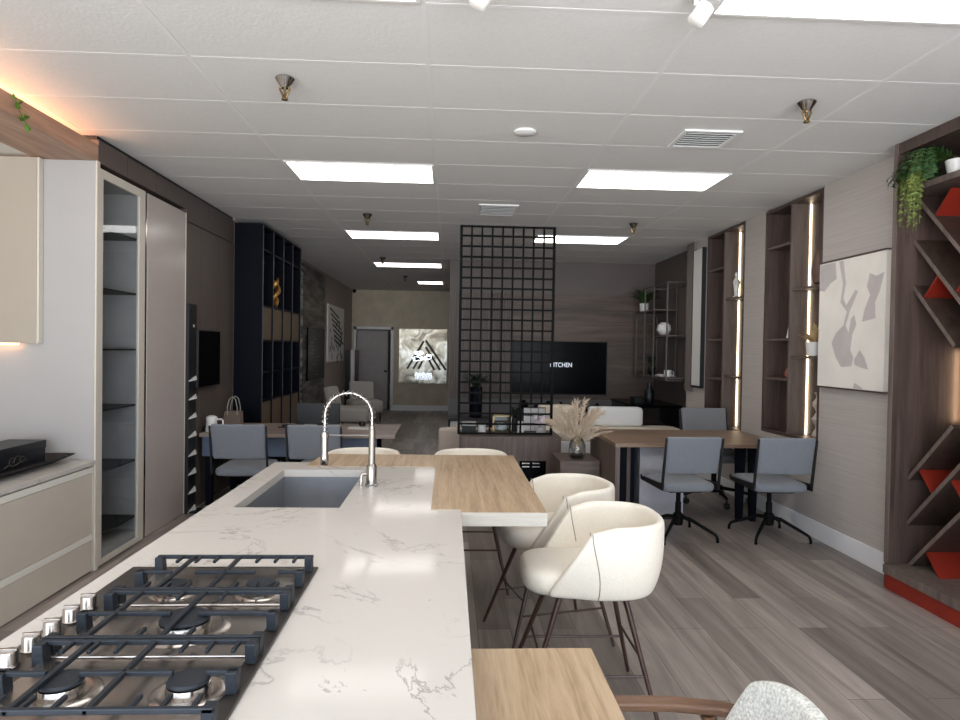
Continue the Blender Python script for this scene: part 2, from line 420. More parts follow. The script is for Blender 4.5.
# ------------------------------------------------------------------ ceiling fittings
LX = (-1.35, 1.09)
def panel(x0, x1, y0, y1, label):
    t = thing('ceiling_light', label, 'ceiling light', ((x0+x1)/2, (y0+y1)/2, CE), 0, 'recessed ceiling light panels')
    hx, hy = (x1-x0)/2-.014, (y1-y0)/2-.014
    e = .018
    MB().box(-hx, hx, -hy, -hy+e, -.008, -.001).box(-hx, hx, hy-e, hy, -.008, -.001).box(-hx, -hx+e, -hy+e, hy-e, -.008, -.001).box(hx-e, hx, -hy+e, hy-e, -.008, -.001).build('frame', M['tbar'], t)
    MB().box(-hx+e, hx-e, -hy+e, hy-e, -.006, -.001).build('diffuser', M['lamp'], t)
    return t
rows = [(-.221+.0, 'x'), (2.219, 'a'), (5.269, 'b'), (8.319, 'c'), (11.369, 'd')]
LBL = {('a',0): 'white ceiling light panel at the top edge of the photo above the cooktop, left one',
       ('a',1): 'large bright ceiling light panel in the top right corner of the photo',
       ('b',0): 'nearest whole ceiling light panel on the left, behind the near left sprinkler',
       ('b',1): 'nearest whole ceiling light panel on the right, behind the square air vent',
       ('c',0): 'narrow ceiling light panel second along the left row, behind the nearest whole one',
       ('c',1): 'ceiling light panel partly seen through the top of the black grid screen',
       ('d',0): 'thin ceiling light panel third along the left row, before the smallest square one'}
for y, k in rows:
    for i, x in enumerate(LX):
        if k == 'd' and i == 1: continue
        if k == 'x': continue
        panel(x, x+1.22, y, y+.61, LBL[(k, i)])
panel(-.74, -.13, 14.419, 15.029, 'smallest square ceiling light panel, farthest down the room near the far wall')
def sprinkler(x, y, label):
    t = thing('sprinkler_head', label, 'sprinkler', (x, y, CE), 0, 'ceiling sprinkler heads'); t.scale = (1.3, 1.3, 1.3)
    MB().lathe([(.038,-.001),(.04,-.006),(.034,-.016),(.022,-.034),(.015,-.045)], n=20).build('escutcheon', M['chrome'], t, smooth=True)
    MB().tube([(-.014,0,-.03),(-.02,0,-.05),(-.004,0,-.085)], .005).tube([(.014,0,-.03),(.02,0,-.05),(.004,0,-.085)], .005).tube([(0,0,-.03),(0,0,-.075)], .006).build('frame_arms', M['brass'], t, smooth=True)
    MB().lathe([(.005,-.08),(.014,-.088),(.014,-.094),(.004,-.097)], n=16).build('deflector', M['brass'], t)
    return t
sprinkler(-.92, 3.66, 'metal sprinkler head nearest on the left, above the island')
sprinkler(2.06, 3.74, 'metal sprinkler head near the tall fern, rightmost of the sprinklers')
sprinkler(-.92, 7.29, 'sprinkler head just in front of the second left light panel')
sprinkler(2.09, 7.43, 'sprinkler head just beside the light panel right of the grid screen')
sprinkler(-1.10, 10.75, 'small sprinkler head in front of the third left light panel')
sprinkler(-.91, 13.4, 'farthest sprinkler head, by the smallest light panel')
def vent(x0, x1, y0, y1, label):
    t = thing('air_vent', label, 'vent', ((x0+x1)/2, (y0+y1)/2, CE), 0, 'ceiling air vents')
    hx, hy = (x1-x0)/2, (y1-y0)/2
    MB().box(-hx, hx, -hy, -hy+.03, -.014, -.001).box(-hx, hx, hy-.03, hy, -.014, -.001).box(-hx, -hx+.03, -hy+.03, hy-.03, -.014, -.001).box(hx-.03, hx, -hy+.03, hy-.03, -.014, -.001).build('frame', M['tbar'], t, bevel=.003)
    MB().box(-hx+.03, hx-.03, -hy+.03, hy-.03, -.003, -.001).build('duct', M['black'], t)
    b = MB(); n = 7
    for i in range(n):
        y = -hy+.05+(2*hy-.1)*i/(n-1)
        b.box(-hx+.03, hx-.03, -.013, .013, -.001, .001, Matrix.Translation((0, y, -.010)) @ Matrix.Rotation(.6, 4, 'X'))
    b.build('louvers', M['tbar'], t)
vent(1.53, 1.92, 4.26, 4.62, 'square white air vent with slats, beside the right light panel')
vent(.28, .69, 6.64, 7.16, 'white air vent in front of the black grid screen top')
t = tag(MB().lathe([(.075,-.001),(.075,-.012),(.06,-.02),(.001,-.022)], (.49, 4.41, CE), 28).build('ceiling_speaker', M['tbar'], smooth=True), 'flat round white disc on the ceiling above the bar', 'ceiling disc')
def spot(x, y, rz, label):
    t = thing('spotlight', label, 'spotlight', (x, y, CE), rz, 'white ceiling spotlights')
    MB().lathe([(.03,-.001),(.03,-.02),(.01,-.024),(.01,-.05)], n=16).build('mount', M['white'], t, smooth=True)
    MB().lathe([(.03,-.042),(.036,-.038),(.036,.038),(.03,.042)], (.02, 0, -.085), 20, Matrix.Rotation(.6, 4, 'Y')).build('lamp_head', M['white'], t, smooth=True)
spot(.99, 2.66, .1, 'white spotlight on the ceiling beside the top right light panel')
spot(.09, 2.60, .1, 'white spotlight cut by the top edge of the photo, near the middle')
t = thing('security_camera', 'small black dome camera in the ceiling corner over the door', 'camera', (-2.43, 16.85, CE))
MB().lathe([(.05,-.001),(.05,-.025),(.046,-.03)], n=16).build('mount', M['black'], t)
MB().lathe([(.044,-.03),(.042,-.055),(.028,-.08),(.004,-.09)], n=16).build('dome', M['screen'], t, smooth=True)

# ------------------------------------------------------------------ kitchen run, left
t = thing('end_panel', 'tall white side panel standing at the end of the low drawers', 'cabinet panel', (-2.9, 4.77, 0))
MB().box(-.395, .395, -.02, .02, 0, 2.903).build('panel', plain('cool_white_panel', S(178,175,173), .4, var=.01), t, bevel=.002)
MB().box(.397, .41, -.02, .02, 0, 2.903).build('edge_trim', M['ivory'], t)
t = thing('tall_cabinet', 'tall glass fronted display cabinet with dark shelves and pale frame', 'cabinet', (-2.5, 4.80, 0))
b = MB().box(-.6, -.57, 0, .70, 0, 2.86).box(-.57, -.025, 0, .02, 0, 2.86).box(-.57, -.025, .68, .70, 0, 2.86).box(-.57, -.025, .02, .68, 0, .1).box(-.57, -.025, .02, .68, 2.83, 2.86)
b.build('carcass', plain('cabinet_interior', S(186,182,179), .5), t)
door = MB().box(-.02, .003, 0, .048, .01, 2.865).box(-.02, .003, .60, .70, .01, 2.865).box(-.02, .003, .048, .60, .01, .05).box(-.02, .003, .048, .60, 2.80, 2.865).build('door', M['ivory'], t, bevel=.002)
MB().box(-.012, -.006, .044, .605, .045, 2.805).build('glass_pane', M['smoke'], door)
MB().box(-.02, -.004, .048, .054, .05, 2.80).build('gasket', M['black'], door)
for z in (.21, .67, 1.12, 1.57, 2.02, 2.46):
    MB().box(-.56, -.04, .022, .678, z-.006, z+.006).build('shelf', M['black'], t)
t = tag(MB().lathe([(.03,0),(.05,.02),(.058,.08),(.045,.15),(.02,.19),(.026,.21)], (-2.64, 4.95, .677), 20).build('vase', M['orange'], smooth=True), 'amber vase on a shelf inside the glass cabinet', 'vase')
t = thing('tall_cabinet', 'tall plain greige cabinet with handleless door, right of the glass cabinet', 'cabinet', (-2.5, 5.515, 0))
MB().box(-.6, -.03, 0, .813, 0, 2.85).build('carcass', M['ivory'], t)
MB().box(-.026, .0, .03, .81, .01, 2.862).build('door', M['doorgrey'], t, bevel=.003)
MB().box(-.026, -.002, .003, .026, .01, 2.862).build('edge_pull', M['chrome'], t)
MB().box(-.026, .004, .8105, .82, .01, 2.862).build('edge_trim', M['ivory'], t)
# upper cabinet seen from its end
t = thing('wall_cabinet', 'taupe upper cabinet hanging above the black box at the left edge', 'cabinet', (-3.3, 4.745, 1.61))
MB().box(.0, .43, -.05, 0, 0, 1.29).build('carcass', plain('deep_taupe', S(176,166,152), .4, var=.015), t, bevel=.002)
MB().box(.432, .447, -.05, .0, .0, 1.29).build('door', M['ivory'], t, bevel=.002)
MB().box(.02, .30, -.045, -.02, -.012, -.0005).build('under_light', M['ledniche'], t)
# base drawers
t = thing('base_cabinet', 'low ivory drawer cabinet with bright channel pulls under the black box', 'cabinet', (-2.5, 4.745, 0))
MB().box(-.75, -.03, -2.6, -.001, .0, .755).box(-.03, .0, -.012, -.001, .0, .755).build('carcass', M['ivory'], t)
for z0, z1 in ((.275, .70), (.01, .225)):
    dr = MB().box(-.026, -.002, -2.6, -.014, z0, z1).build('drawer', M['taupe'], t, bevel=.002)
    MB().box(-.028, .001, -2.6, -.014, z1+.004, z1+.045).build('channel_pull', plain('channel_highlight', S(240,238,228), .3, var=.01), dr)  # off-white stands in for the pale highlight along each pull
MB().box(-.77, .012, -2.6, -.001, .756, .79).build('countertop', M['quartz'], t, bevel=.003)
t = thing('tray', 'flat black tray with flared rim lying on the low counter', 'tray', (-2.84, 4.27, .791))
a, c = (.14, .33), (.24, .42)
vs = [(-a[0],-a[1],0),(a[0],-a[1],0),(a[0],a[1],0),(-a[0],a[1],0),(-c[0],-c[1],.05),(c[0],-c[1],.05),(c[0],c[1],.05),(-c[0],c[1],.05)]
MB().add(vs, [(0,1,2,3),(0,1,5,4),(1,2,6,5),(2,3,7,6),(3,0,4,7)]).build('tray_body', M['black'], t, solid=.008)
t = thing('gift_box', 'black lidded box with faint gold drawing, sitting in the tray', 'box', (-2.86, 4.27, .80))
MB().box(-.12, .12, -.32, .32, 0, .10).build('box_base', M['bluedark'], t, bevel=.003)
lid = MB().box(-.124, .124, -.324, .324, .101, .155).build('lid', M['bluedark'], t, bevel=.003)
b = MB()
for cy, rr in ((-.02, .030), (.03, .036), (.075, .024)):
    b.tube([(.1215, cy+rr*math.cos(q), .062+rr*.8*math.sin(q)) for q in [.3+4.6*i/14 for i in range(15)]], .0016, 5)
b.tube([(.1215, -.1, .03), (.1215, -.06, .045), (.1215, -.02, .03), (.1215, .12, .06)], .0016, 5)
b.build('drawing', M['gold'], t)
b = MB()
for i in range(9): b.box(.03, .045+.012*(i % 2), -.25+.028*i, -.235+.028*i, .1552, .1558)
b.build('lettering', M['gold'], lid)
# warm lights over and under
t = tag(B(-2.88, -2.86, .0, 4.74, 2.937, 3.005).build('cove_light', M['ledcove']), 'warm light strip hidden above the wooden soffit, glowing on the ceiling', 'light strip')
t = thing('hanging_vine', 'little green vine sprig hanging over the wooden soffit', 'plant', (-2.493, 3.90, 2.99))
MB().tube([(-.005,-.03,.033),(.003,-.03,.033),(.004,-.02,.0),(.004,.0,-.03),(.004,.04,-.07),(.004,.06,-.09)], .0025, 5).build('stem', M['vine'], t)
b = MB()
for (y, z, a, l) in ((-.03,.01,2.6,.04),(-.015,0,.4,.05),(.01,-.03,2.7,.06),(.03,-.06,.2,.06),(.05,-.09,-.6,.06),(.045,-.08,3.2,.055),(.065,-.10,-1.2,.05)):
    ca, sa = math.cos(a), math.sin(a)
    pts = [(0,0),(.3*l,.3*l),(.7*l,.26*l),(l,0),(.7*l,-.26*l),(.3*l,-.3*l)]
    b.add([(.006+.012*(i in (0,3)), y+p*ca-q*sa, z+p*sa+q*ca) for i, (p, q) in enumerate(pts)], [(0,1,2,3),(0,3,4,5)])
b.build('leaves', M['vine'], t)

# ------------------------------------------------------------------ island
IH = .92
t = thing('kitchen_island', 'long white quartz island with sink and cooktop set in it', 'kitchen island', (-.5, 2.4, 0))
def slab(outer, holes, z0, z1, name, m, par):
    """flat slab with rectangular holes, built from strips"""
    xs = sorted({p for h in [outer]+holes for p in (h[0], h[1])}); ys = sorted({p for h in [outer]+holes for p in (h[2], h[3])})
    bm = bmesh.new(); V = {}
    def inside(x, y): return outer[0] < x < outer[1] and outer[2] < y < outer[3] and not any(h[0] < x < h[1] and h[2] < y < h[3] for h in holes)
    def gv(i, j):
        if (i, j) not in V: V[(i, j)] = bm.verts.new((xs[i], ys[j], z1))
        return V[(i, j)]
    fs = []
    for i in range(len(xs)-1):
        for j in range(len(ys)-1):
            if inside((xs[i]+xs[i+1])/2, (ys[j]+ys[j+1])/2): fs.append(bm.faces.new((gv(i,j), gv(i+1,j), gv(i+1,j+1), gv(i,j+1))))
    ex = bmesh.ops.extrude_face_region(bm, geom=fs)
    for e in ex['geom']:
        if isinstance(e, bmesh.types.BMVert): e.co.z = z0
    bmesh.ops.recalc_face_normals(bm, faces=bm.faces)
    me = bpy.data.meshes.new(name); bm.to_mesh(me); bm.free(); me.materials.append(m)
    o = bpy.data.objects.new(name, me); COL.objects.link(o); o.parent = par; return o
# coordinates relative to the empty (-.5, 2.4)
ox, oy = -.5, 2.4
SK = (-.92-ox, -.465-ox, 2.86-oy, 3.74-oy)
CK = (-.95-ox, -.42-ox, 1.17-oy, 2.05-oy)
slab((-1.035-ox, .062-ox, .85-oy, 3.985-oy), [SK, CK, (-.07-ox, .2, 2.83-oy, 5), (-.82-ox, .2, 3.85-oy, 5)], IH-.04, IH, 'countertop', M['quartz'], t)
slab((-1.0-ox, .03-ox, .9-oy, 4.1-oy), [(SK[0]-.02, SK[1]+.02, SK[2]-.02, SK[3]+.02), (CK[0]-.01, CK[1]+.01, CK[2]-.01, CK[3]+.01)], .09, IH-.065, 'base', M['greybrown'], t)
MB().box(-1.0-ox+.05, .03-ox-.05, .95-oy, 4.05-oy, 0, .088).build('plinth', M['black'], t)
# sink
t = thing('kitchen_sink', 'stainless undermount sink sunk into the white island top', 'sink', (-.6925, 3.30, IH-.04))
hx, hy, dp = .2275, .44, .23
b = MB().box(-hx-.012, hx+.012, -hy-.012, hy+.012, -dp-.002, -dp)
b.box(-hx-.012, -hx, -hy-.012, hy+.012, -dp, -.001).box(hx, hx+.012, -hy-.012, hy+.012, -dp, -.001).box(-hx, hx, -hy-.012, -hy, -dp, -.001).box(-hx, hx, hy, hy+.012, -dp, -.001)
b.build('basin', M['sinksteel'], t)
MB().lathe([(.045,-dp+.0005),(.045,-dp+.004),(.02,-dp+.002)], n=20).build('drain', M['chrome'], t, smooth=True)
# faucet
t = thing('kitchen_faucet', 'tall spring neck faucet standing beside the sink', 'faucet', (-.38, 3.31, IH))
MB().lathe([(.031,0),(.031,.008),(.026,.012),(.026,.10),(.02,.11),(.017,.115),(.017,.28),(.014,.285),(.014,.30)], n=20).build('body', M['chrome'], t, smooth=True)
arc = [(0, 0, .29), (-.001, 0, .33)]
for i in range(19):
    a = PI*i/18; arc.append((-.118+.118*math.cos(a), 0, .35+.118*math.sin(a)))
arc += [(-.236, 0, .30), (-.236, 0, .27)]
MB().tube(arc, .0075, 10).build('hose', M['chrome'], t, smooth=True)
sp = []
L = [Vector(p) for p in arc]
seg = [(L[i+1]-L[i]).length for i in range(len(L)-1)]; tot = sum(seg); turns = 21; ns = turns*9
for k in range(ns+1):
    d_ = tot*.96*k/ns; i = 0
    while i < len(seg)-1 and d_ > seg[i]: d_ -= seg[i]; i += 1
    p = L[i].lerp(L[i+1], d_/seg[i]); tg = (L[i+1]-L[i]).normalized(); nn = tg.cross(Vector((0,1,0))).normalized()
    a = 2*PI*turns*k/ns; sp.append(p+nn*.0145*math.cos(a)+Vector((0,1,0))*.0145*math.sin(a))
MB().tube(sp, .0024, 5).build('spring', M['chrome'], t, smooth=True)
MB().lathe([(.012,.275),(.018,.27),(.018,.16),(.021,.15),(.021,.11),(.017,.105)], (-.236, 0, 0), 18).build('spray_head', M['chrome'], t, smooth=True)
MB().tube([(0,0,.255),(-.236,0,.255)], .004, 8).tube([(-.236,-.001,.245),(-.236,-.001,.265)], .022, 14).build('holder_arm', M['chrome'], t, smooth=True)
MB().tube([(-.02,0,.06),(-.045,-.005,.062),(-.05,-.01,.055),(-.052,-.012,.0)], [.009,.009,.007,.006], 8).build('lever', M['steel'], t, smooth=True)
# ------------------------------------------------------------------ cooktop
t = thing('gas_cooktop', 'five burner stainless gas cooktop with black grates on the island', 'cooktop', (-.685, 1.61, IH))
b = MB().box(-.285, .285, -.46, .46, .0005, .008)
b.build('surround', plain('gunmetal_plate', S(92,86,82), .3, .8), t, bevel=.003)
MB().box(-.185, .25, -.44, .44, .0082, .0105).build('drip_tray', M['steel'], t, bevel=.002)
for y_ in (-.145, .145): MB().box(-.185, .25, y_-.01, y_+.01, .0107, .016).build('tray_ridge', M['steel'], t, bevel=.003)
def burner(x, y, R):
    q = MB().lathe([(R*1.75,.0108),(R*1.65,.014),(R*1.35,.0155),(R*1.2,.013),(R*1.05,.0125)], (x, y, 0), 32).build('burner', M['steel'], t, smooth=True)
    MB().lathe([(R*.98,.0128),(R,.02),(R*.95,.03),(R*.8,.032)], (x, y, 0), 28).build('burner_ring', M['chrome'], q, smooth=True)
    MB().lathe([(R*.92,.0325),(R*.95,.036),(R*.88,.041),(R*.1,.042)], (x, y, 0), 28).build('burner_cap', M['iron'], q, smooth=True)
burner(-.065, .23, .036); burner(.17, .235, .042); burner(.055, -.0, .062); burner(-.065, -.30, .043); burner(.18, -.30, .043)
gz, g2 = .042, .053
def grate(y0, y1, bx):
    b = MB(); w_ = .0055
    x0, x1 = -.195, .275
    b.box(x0, x1, y1-2*w_, y1, gz, g2).box(x0, x1, y0, y0+2*w_, gz, g2)
    for xb in (-.085, .052) if len(bx) == 2 else (-.11, .052, ): b.box(xb-w_, xb+w_, y0, y1, gz-.001, g2-.001)
    yc = (y0+y1)/2
    for cx in bx:      # fingers pointing at each burner
        for dx in (-.055, 0, .055):
            b.box(cx+dx-w_*.8, cx+dx+w_*.8, y1-.055, y1-.003, gz+.001, g2-.0005)
            b.box(cx+dx-w_*.8, cx+dx+w_*.8, y0+.003, y0+.055, gz+.001, g2-.0005)
    ends = [x0]+[e for cx in bx for e in (cx-.032, cx+.032)]+[x1]
    for i in range(0, len(ends), 2): b.box(ends[i], ends[i+1], yc-w_, yc+w_, gz, g2-.001)
    g = b.build('grate', M['iron'], t, bevel=.002)
    for xx in (x0, x1-.022):
        for yy in (y0, yc-.015, y1-.032):
            MB().prism([(xx, .0085), (xx+.026 if xx < 0 else xx+.022, .0085), (xx+.022, g2-.001), (xx, g2-.001)], yy, yy+.03, 'y').build('foot', M['iron'], g, bevel=.002)
grate(.15, .435, (-.065, .17)); grate(-.142, .142, (.055,)); grate(-.435, -.15, (-.065, .18))
for i in range(5):
    y = -.185+.0775*i
    k = MB().lathe([(.021,.0085),(.022,.012),(.019,.016),(.019,.04),(.017,.044),(.001,.0445)], (-.24, y, 0), 24).build('control_knob', M['steel'], t, smooth=True)
    MB().box(-.259, -.221, y-.003, y+.003, .0446, .048).build('pointer', M['steel'], k)

# ------------------------------------------------------------------ wood bar + low table
t = thing('breakfast_bar', 'light oak breakfast bar with pale cut edge at the far end of the island', 'bar counter', (.1, 3.5, 0))
bx, by = .1, 3.5
poly = [(-.068-bx, 2.832-by), (.062-bx, 2.832-by), (.062-bx, 2.78-by), (.432-bx, 2.78-by), (.432-bx, 4.28-by), (-.80-bx, 4.28-by), (-.818-bx, 3.99-by), (-.818-bx, 3.852-by), (-.068-bx, 3.852-by)]
MB().prism(poly, IH-.055, IH+.003).build('top', M['bar'], t)
MB().box(.064-bx, .432-bx, 2.772-by, 2.7795-by, IH-.055, IH+.002).build('cut_edge', M['baredge'], t)
t = thing('low_table', 'low light oak table joined to the near end of the island', 'table', (.25, 1.4, 0))
MB().box(-.185, .18, -.6, .485, .70, .75).build('top', M['bar'], t, bevel=.002)
MB().box(-.14, -.08, -.5, .42, 0, .699).build('support', M['black'], t)

# ------------------------------------------------------------------ bar stools
def make_stool():
    t = thing('bar_stool', '', 'bar stool', (0, 0, 0), 0, 'cream bar stools around the oak bar')
    nu, nv = 36, 9
    def top(s):
        a = abs(s); sg = 1 if s >= 0 else -1
        if a < .62:
            q = a/.62*PI/2; return Vector((.06+.27*math.cos(q)**.75, sg*.265*math.sin(q)**.72, .875-.012*a))
        k = (a-.62)/.38; return Vector((.06-.10*k, sg*(.265-.002*k), .867-.03*k))
    def bot(s):
        a = abs(s); sg = 1 if s >= 0 else -1
        if a < .62:
            q = a/.62*PI/2; return Vector((.02+.255*math.cos(q)**.7, sg*.236*math.sin(q)**.68, .535))
        k = (a-.62)/.38; return Vector((.02-.24*k, sg*(.236-.022*k), .535+.012*k))
    def pt(s, v):
        p = top(s)*v+bot(s)*(1-v); c = Vector((.02, 0, 0)); d_ = Vector((p.x-c.x, p.y, 0))
        if d_.length: p += d_.normalized()*.026*math.sin(PI*v**.75)*(1-.3*abs(s))
        return p
    rows = [[pt(-1+2*i/nu, j/nv) for i in range(nu+1)] for j in range(nv+1)]
    b = MB().grid(rows); o = b.build('shell', M['stool'], t, smooth=True)
    q = o.modifiers.new('thick', 'SOLIDIFY'); q.thickness = .036; q.offset = -1
    q = o.modifiers.new('sub', 'SUBSURF'); q.levels = 1; q.render_levels = 2
    # make sure the padding grows inwards
    me = o.data; pol = me.polygons[len(me.polygons)//2]; c = pol.center
    if pol.normal.dot(Vector((c.x-.02, c.y, 0))) < 0: me.flip_normals()
    for sg in (-1, 1):
        ss = lambda q: sg*(.66+.33*q**2.2)
        out = [pt(ss(v/10), v/10)+Vector((0, sg*.001, 0)) for v in range(0, 11)]
        MB().tube(out, .0022, 5).build('seam', M['seam'], o)
        inn = [pt(ss(v/10), v/10)+Vector((-.004, -sg*.0375, .0)) for v in range(4, 11)]
        MB().tube(inn, .0022, 5).build('seam', M['seam'], o)
    MB().cushion(-.065, 0, .25, .205, .540, .655, .55, .045, crown=.008).build('seat', M['stool'], t, smooth=True)
    MB().box(-.17, .16, -.14, .14, .522, .5385).build('underframe', M['black'], t)
    FX0, FX1, FY = -.33, .27, .245
    fx = {}
    for ix, (tx, bx_) in enumerate(((-.15, FX0), (.14, FX1))):
        for sg in (-1, 1):
            p0 = Vector((tx, sg*.13, .53)); p1 = Vector((bx_, sg*FY, 0.0))
            MB().tube([p0, p0.lerp(p1, .97), p1], [.0135, .009, .007], 10).build('leg', M['leg'], t, smooth=True)
            for z in (.20, .27): fx[(ix, sg, z)] = p0.lerp(p1, 1-z/.53)
    b = MB()
    b.tube([fx[(0,-1,.27)], fx[(0,1,.27)]], .006, 8).tube([fx[(1,-1,.27)], fx[(1,1,.27)]], .006, 8)
    b.tube([fx[(0,-1,.20)], fx[(1,-1,.20)]], .006, 8).tube([fx[(0,1,.20)], fx[(1,1,.20)]], .006, 8)
    b.build('footrest', M['leg'], t, smooth=True)
    return t
st = make_stool(); st.location = (.66, 3.0, 0); st['label'] = 'nearest cream bar stool, fully seen on the right side of the oak bar'
dup(st, (.61, 3.70, 0), .24, 'second cream bar stool on the right side of the bar, behind the nearest one')
dup(st, (.17, 4.60, 0), PI/2, 'cream stool behind the far edge of the bar, right of the two there')
dup(st, (-.60, 4.60, 0), PI/2, 'cream stool behind the far edge of the bar, seen through the faucet')

# ------------------------------------------------------------------ armchair bottom right
t = thing('dining_armchair', 'pale grey woven armchair with walnut arms at the bottom edge beside the low table', 'armchair', (.60, 1.46, 0), -.05)
b = MB(); rows = []
for j in range(9):
    v = j/8; row = []
    for i in range(17):
        s = -1+2*i/16
        wy = .262*(1-.22*v*v)
        y = s*wy; x = .15+.10*v-.06*s*s*(1-.25*v); z = .48+.335*v-.05*abs(s)**3*v**2
        row.append(Vector((x, y, z)))
    rows.append(row)
b.grid(rows); o = b.build('backrest', M['boucle'], t, smooth=True)
q = o.modifiers.new('thick', 'SOLIDIFY'); q.thickness = .05; q.offset = 0
q = o.modifiers.new('sub', 'SUBSURF'); q.levels = 1; q.render_levels = 2
MB().cushion(-.03, 0, .245, .25, .39, .475, .4, .035).build('seat', M['boucle'], t, smooth=True)
for sg in (-1, 1):
    pts = [(-.27, sg*.275, .661), (-.24, sg*.277, .664), (.0, sg*.28, .664), (.13, sg*.268, .660), (.20, sg*.245, .658)]
    b = MB(); hw = .024; n = len(pts)
    vs = [(x, y+dy, z+dz) for (x, y, z) in pts for dy, dz in ((-hw, -.014), (hw, -.014), (hw, .010), (-hw, .010))]
    fs = [(4*k+q, 4*k+(q+1) % 4, 4*k+4+(q+1) % 4, 4*k+4+q) for k in range(n-1) for q in range(4)]+[(0,1,2,3), (4*n-4, 4*n-3, 4*n-2, 4*n-1)]
    b.add(vs, fs)
    b.build('armrest', M['armwood'], t, bevel=.006, seg=3)
    MB().tube([(-.22, sg*.275, .645), (-.25, sg*.27, 0)], [.02, .012], 10).build('leg', M['armwood'], t, smooth=True)
    MB().tube([(.10, sg*.262, .645), (.27, sg*.25, 0)], [.02, .012], 10).build('leg', M['armwood'], t, smooth=True)
MB().box(-.23, .18, -.265, .265, .35, .388).build('seat_rail', M['armwood'], t, bevel=.004)

# ------------------------------------------------------------------ office chairs
def make_office(castors, mat, label, group):
    t = thing('office_chair', label, 'office chair', (0,0,0), 0, group)
    # faces +Y
    MB().cushion(0, .02, .235, .27, .435, .51, .25, .03).build('seat', mat, t, smooth=True)
    rows = []
    for j in range(7):
        v = j/6
        rows.append([Vector((s*(.232+.004*v), -.235-.075*v+.03*(1-s*s)*(-1)*.6, .60+.315*v)) for s in [-1+2*i/10 for i in range(11)]])
    o = MB().grid(rows).build('backrest', mat, t, smooth=True)
    q = o.modifiers.new('thick', 'SOLIDIFY'); q.thickness = .035; q.offset = 0
    q = o.modifiers.new('bev', 'BEVEL'); q.width = .012; q.segments = 3; q.limit_method = 'ANGLE'
    for sg in (-1, 1):
        x0, x1 = (.238, .252) if sg > 0 else (-.252, -.238)
        poly = [(-.335,.90),(-.315,.905),(-.235,.515),(.25,.485),(.27,.50),(.275,.465),(.25,.45),(-.262,.455)]
        MB().prism(poly, x0, x1, 'x').build('side_frame', M['black'], t, bevel=.003)
    MB().box(-.14, .14, -.16, .16, .415, .4345).build('tilt_plate', M['blackmetal'], t)
    MB().lathe([(.026,.13),(.026,.30),(.02,.30),(.02,.415)], n=16).build('column', M['blackmetal'], t, smooth=True)
    MB().lathe([(.04,.10),(.045,.12),(.04,.20),(.028,.21)], n=16).build('hub', M['blackmetal'], t, smooth=True)
    n = 5 if castors else 4
    for k in range(n):
        a = 2*PI*k/n+(.3 if castors else PI/4+.08); c, s = math.cos(a), math.sin(a); R = .33
        if castors:
            MB().tube([(c*.02,s*.02,.15),(c*.2,s*.2,.13),(c*R,s*R,.10)], [.02,.016,.013], 8).build('leg', M['blackmetal'], t, smooth=True)
            MB().lathe([(.001,-.02),(.028,-.02),(.03,-.012),(.03,.012),(.028,.02),(.001,.02)], (c*R, s*R, .031), 18, Matrix.Rotation(a, 4, 'Z') @ Matrix.Rotation(PI/2, 4, 'X')).tube([(c*R,s*R,.06),(c*R,s*R,.102)], .008, 8).build('castor', M['black'], t, smooth=True)
        else:
            MB().tube([(c*.02,s*.02,.17),(c*.1,s*.1,.165),(c*.28,s*.28,.085),(c*.33,s*.33,.06),(c*.345,s*.345,.03),(c*.345,s*.345,.0)], [.017,.016,.013,.012,.012,.013], 10).build('leg', M['blackmetal'], t, smooth=True)
    return t
oc = make_office(False, M['bluefab'], 'blue grey office chair in front of the right desk, nearer the bar stools', 'blue grey office chairs')
oc.location = (2.04, 5.66, 0); oc.rotation_euler.z = .05
dup(oc, (2.86, 5.66, 0), -.04, 'blue grey office chair in front of the right desk, nearest the right wall')
dup(oc, (-1.87, 6.22, 0), .02, 'blue grey office chair at the left desk, beside the tall cabinet and mug')
dup(oc, (-1.19, 6.22, 0), -.02, 'blue grey office chair at the left desk, partly behind the faucet')
fc = make_office(True, M['greyfab'], 'grey office chair behind the right desk facing the room, on castors', None)
fc.location = (2.90, 6.97, 0); fc.rotation_euler.z = PI; fc.scale = (1.08, 1.08, 1.08)

# ------------------------------------------------------------------ right desk
t = thing('office_desk', 'right hand oak desk with waterfall end before the bookcases', 'desk', (2.4, 6.55, 0))
MB().box(-.835, .825, -.53, .55, .725, .762).build('desktop', M['deskwood'], t, bevel=.002)
MB().box(-.835, -.79, -.53, .55, 0, .724).build('end_panel', M['greybrown'], t, bevel=.002)
MB().box(-.778, -.62, -.42, .5, 0, .724).build('navy_panel', M['navy'], t)
MB().box(-.70, -.665, -.44, -.421, 0, .724).build('upright_strip', M['brown'], t)
p = MB().box(-.55, -.12, -.36, .5, .05, .724).build('pedestal', plain('pale_grey_board', S(176,176,182), .5), t)
MB().box(-.54, -.13, -.34, .49, 0, .049).build('pedestal_base', M['black'], p)
for x in (.40, .53):
    MB().prism([(x, 0), (x+.05, 0), (x+.07, .724), (x-.02, .724)], -.40, -.34, 'y').build('leg', M['navy'], t)
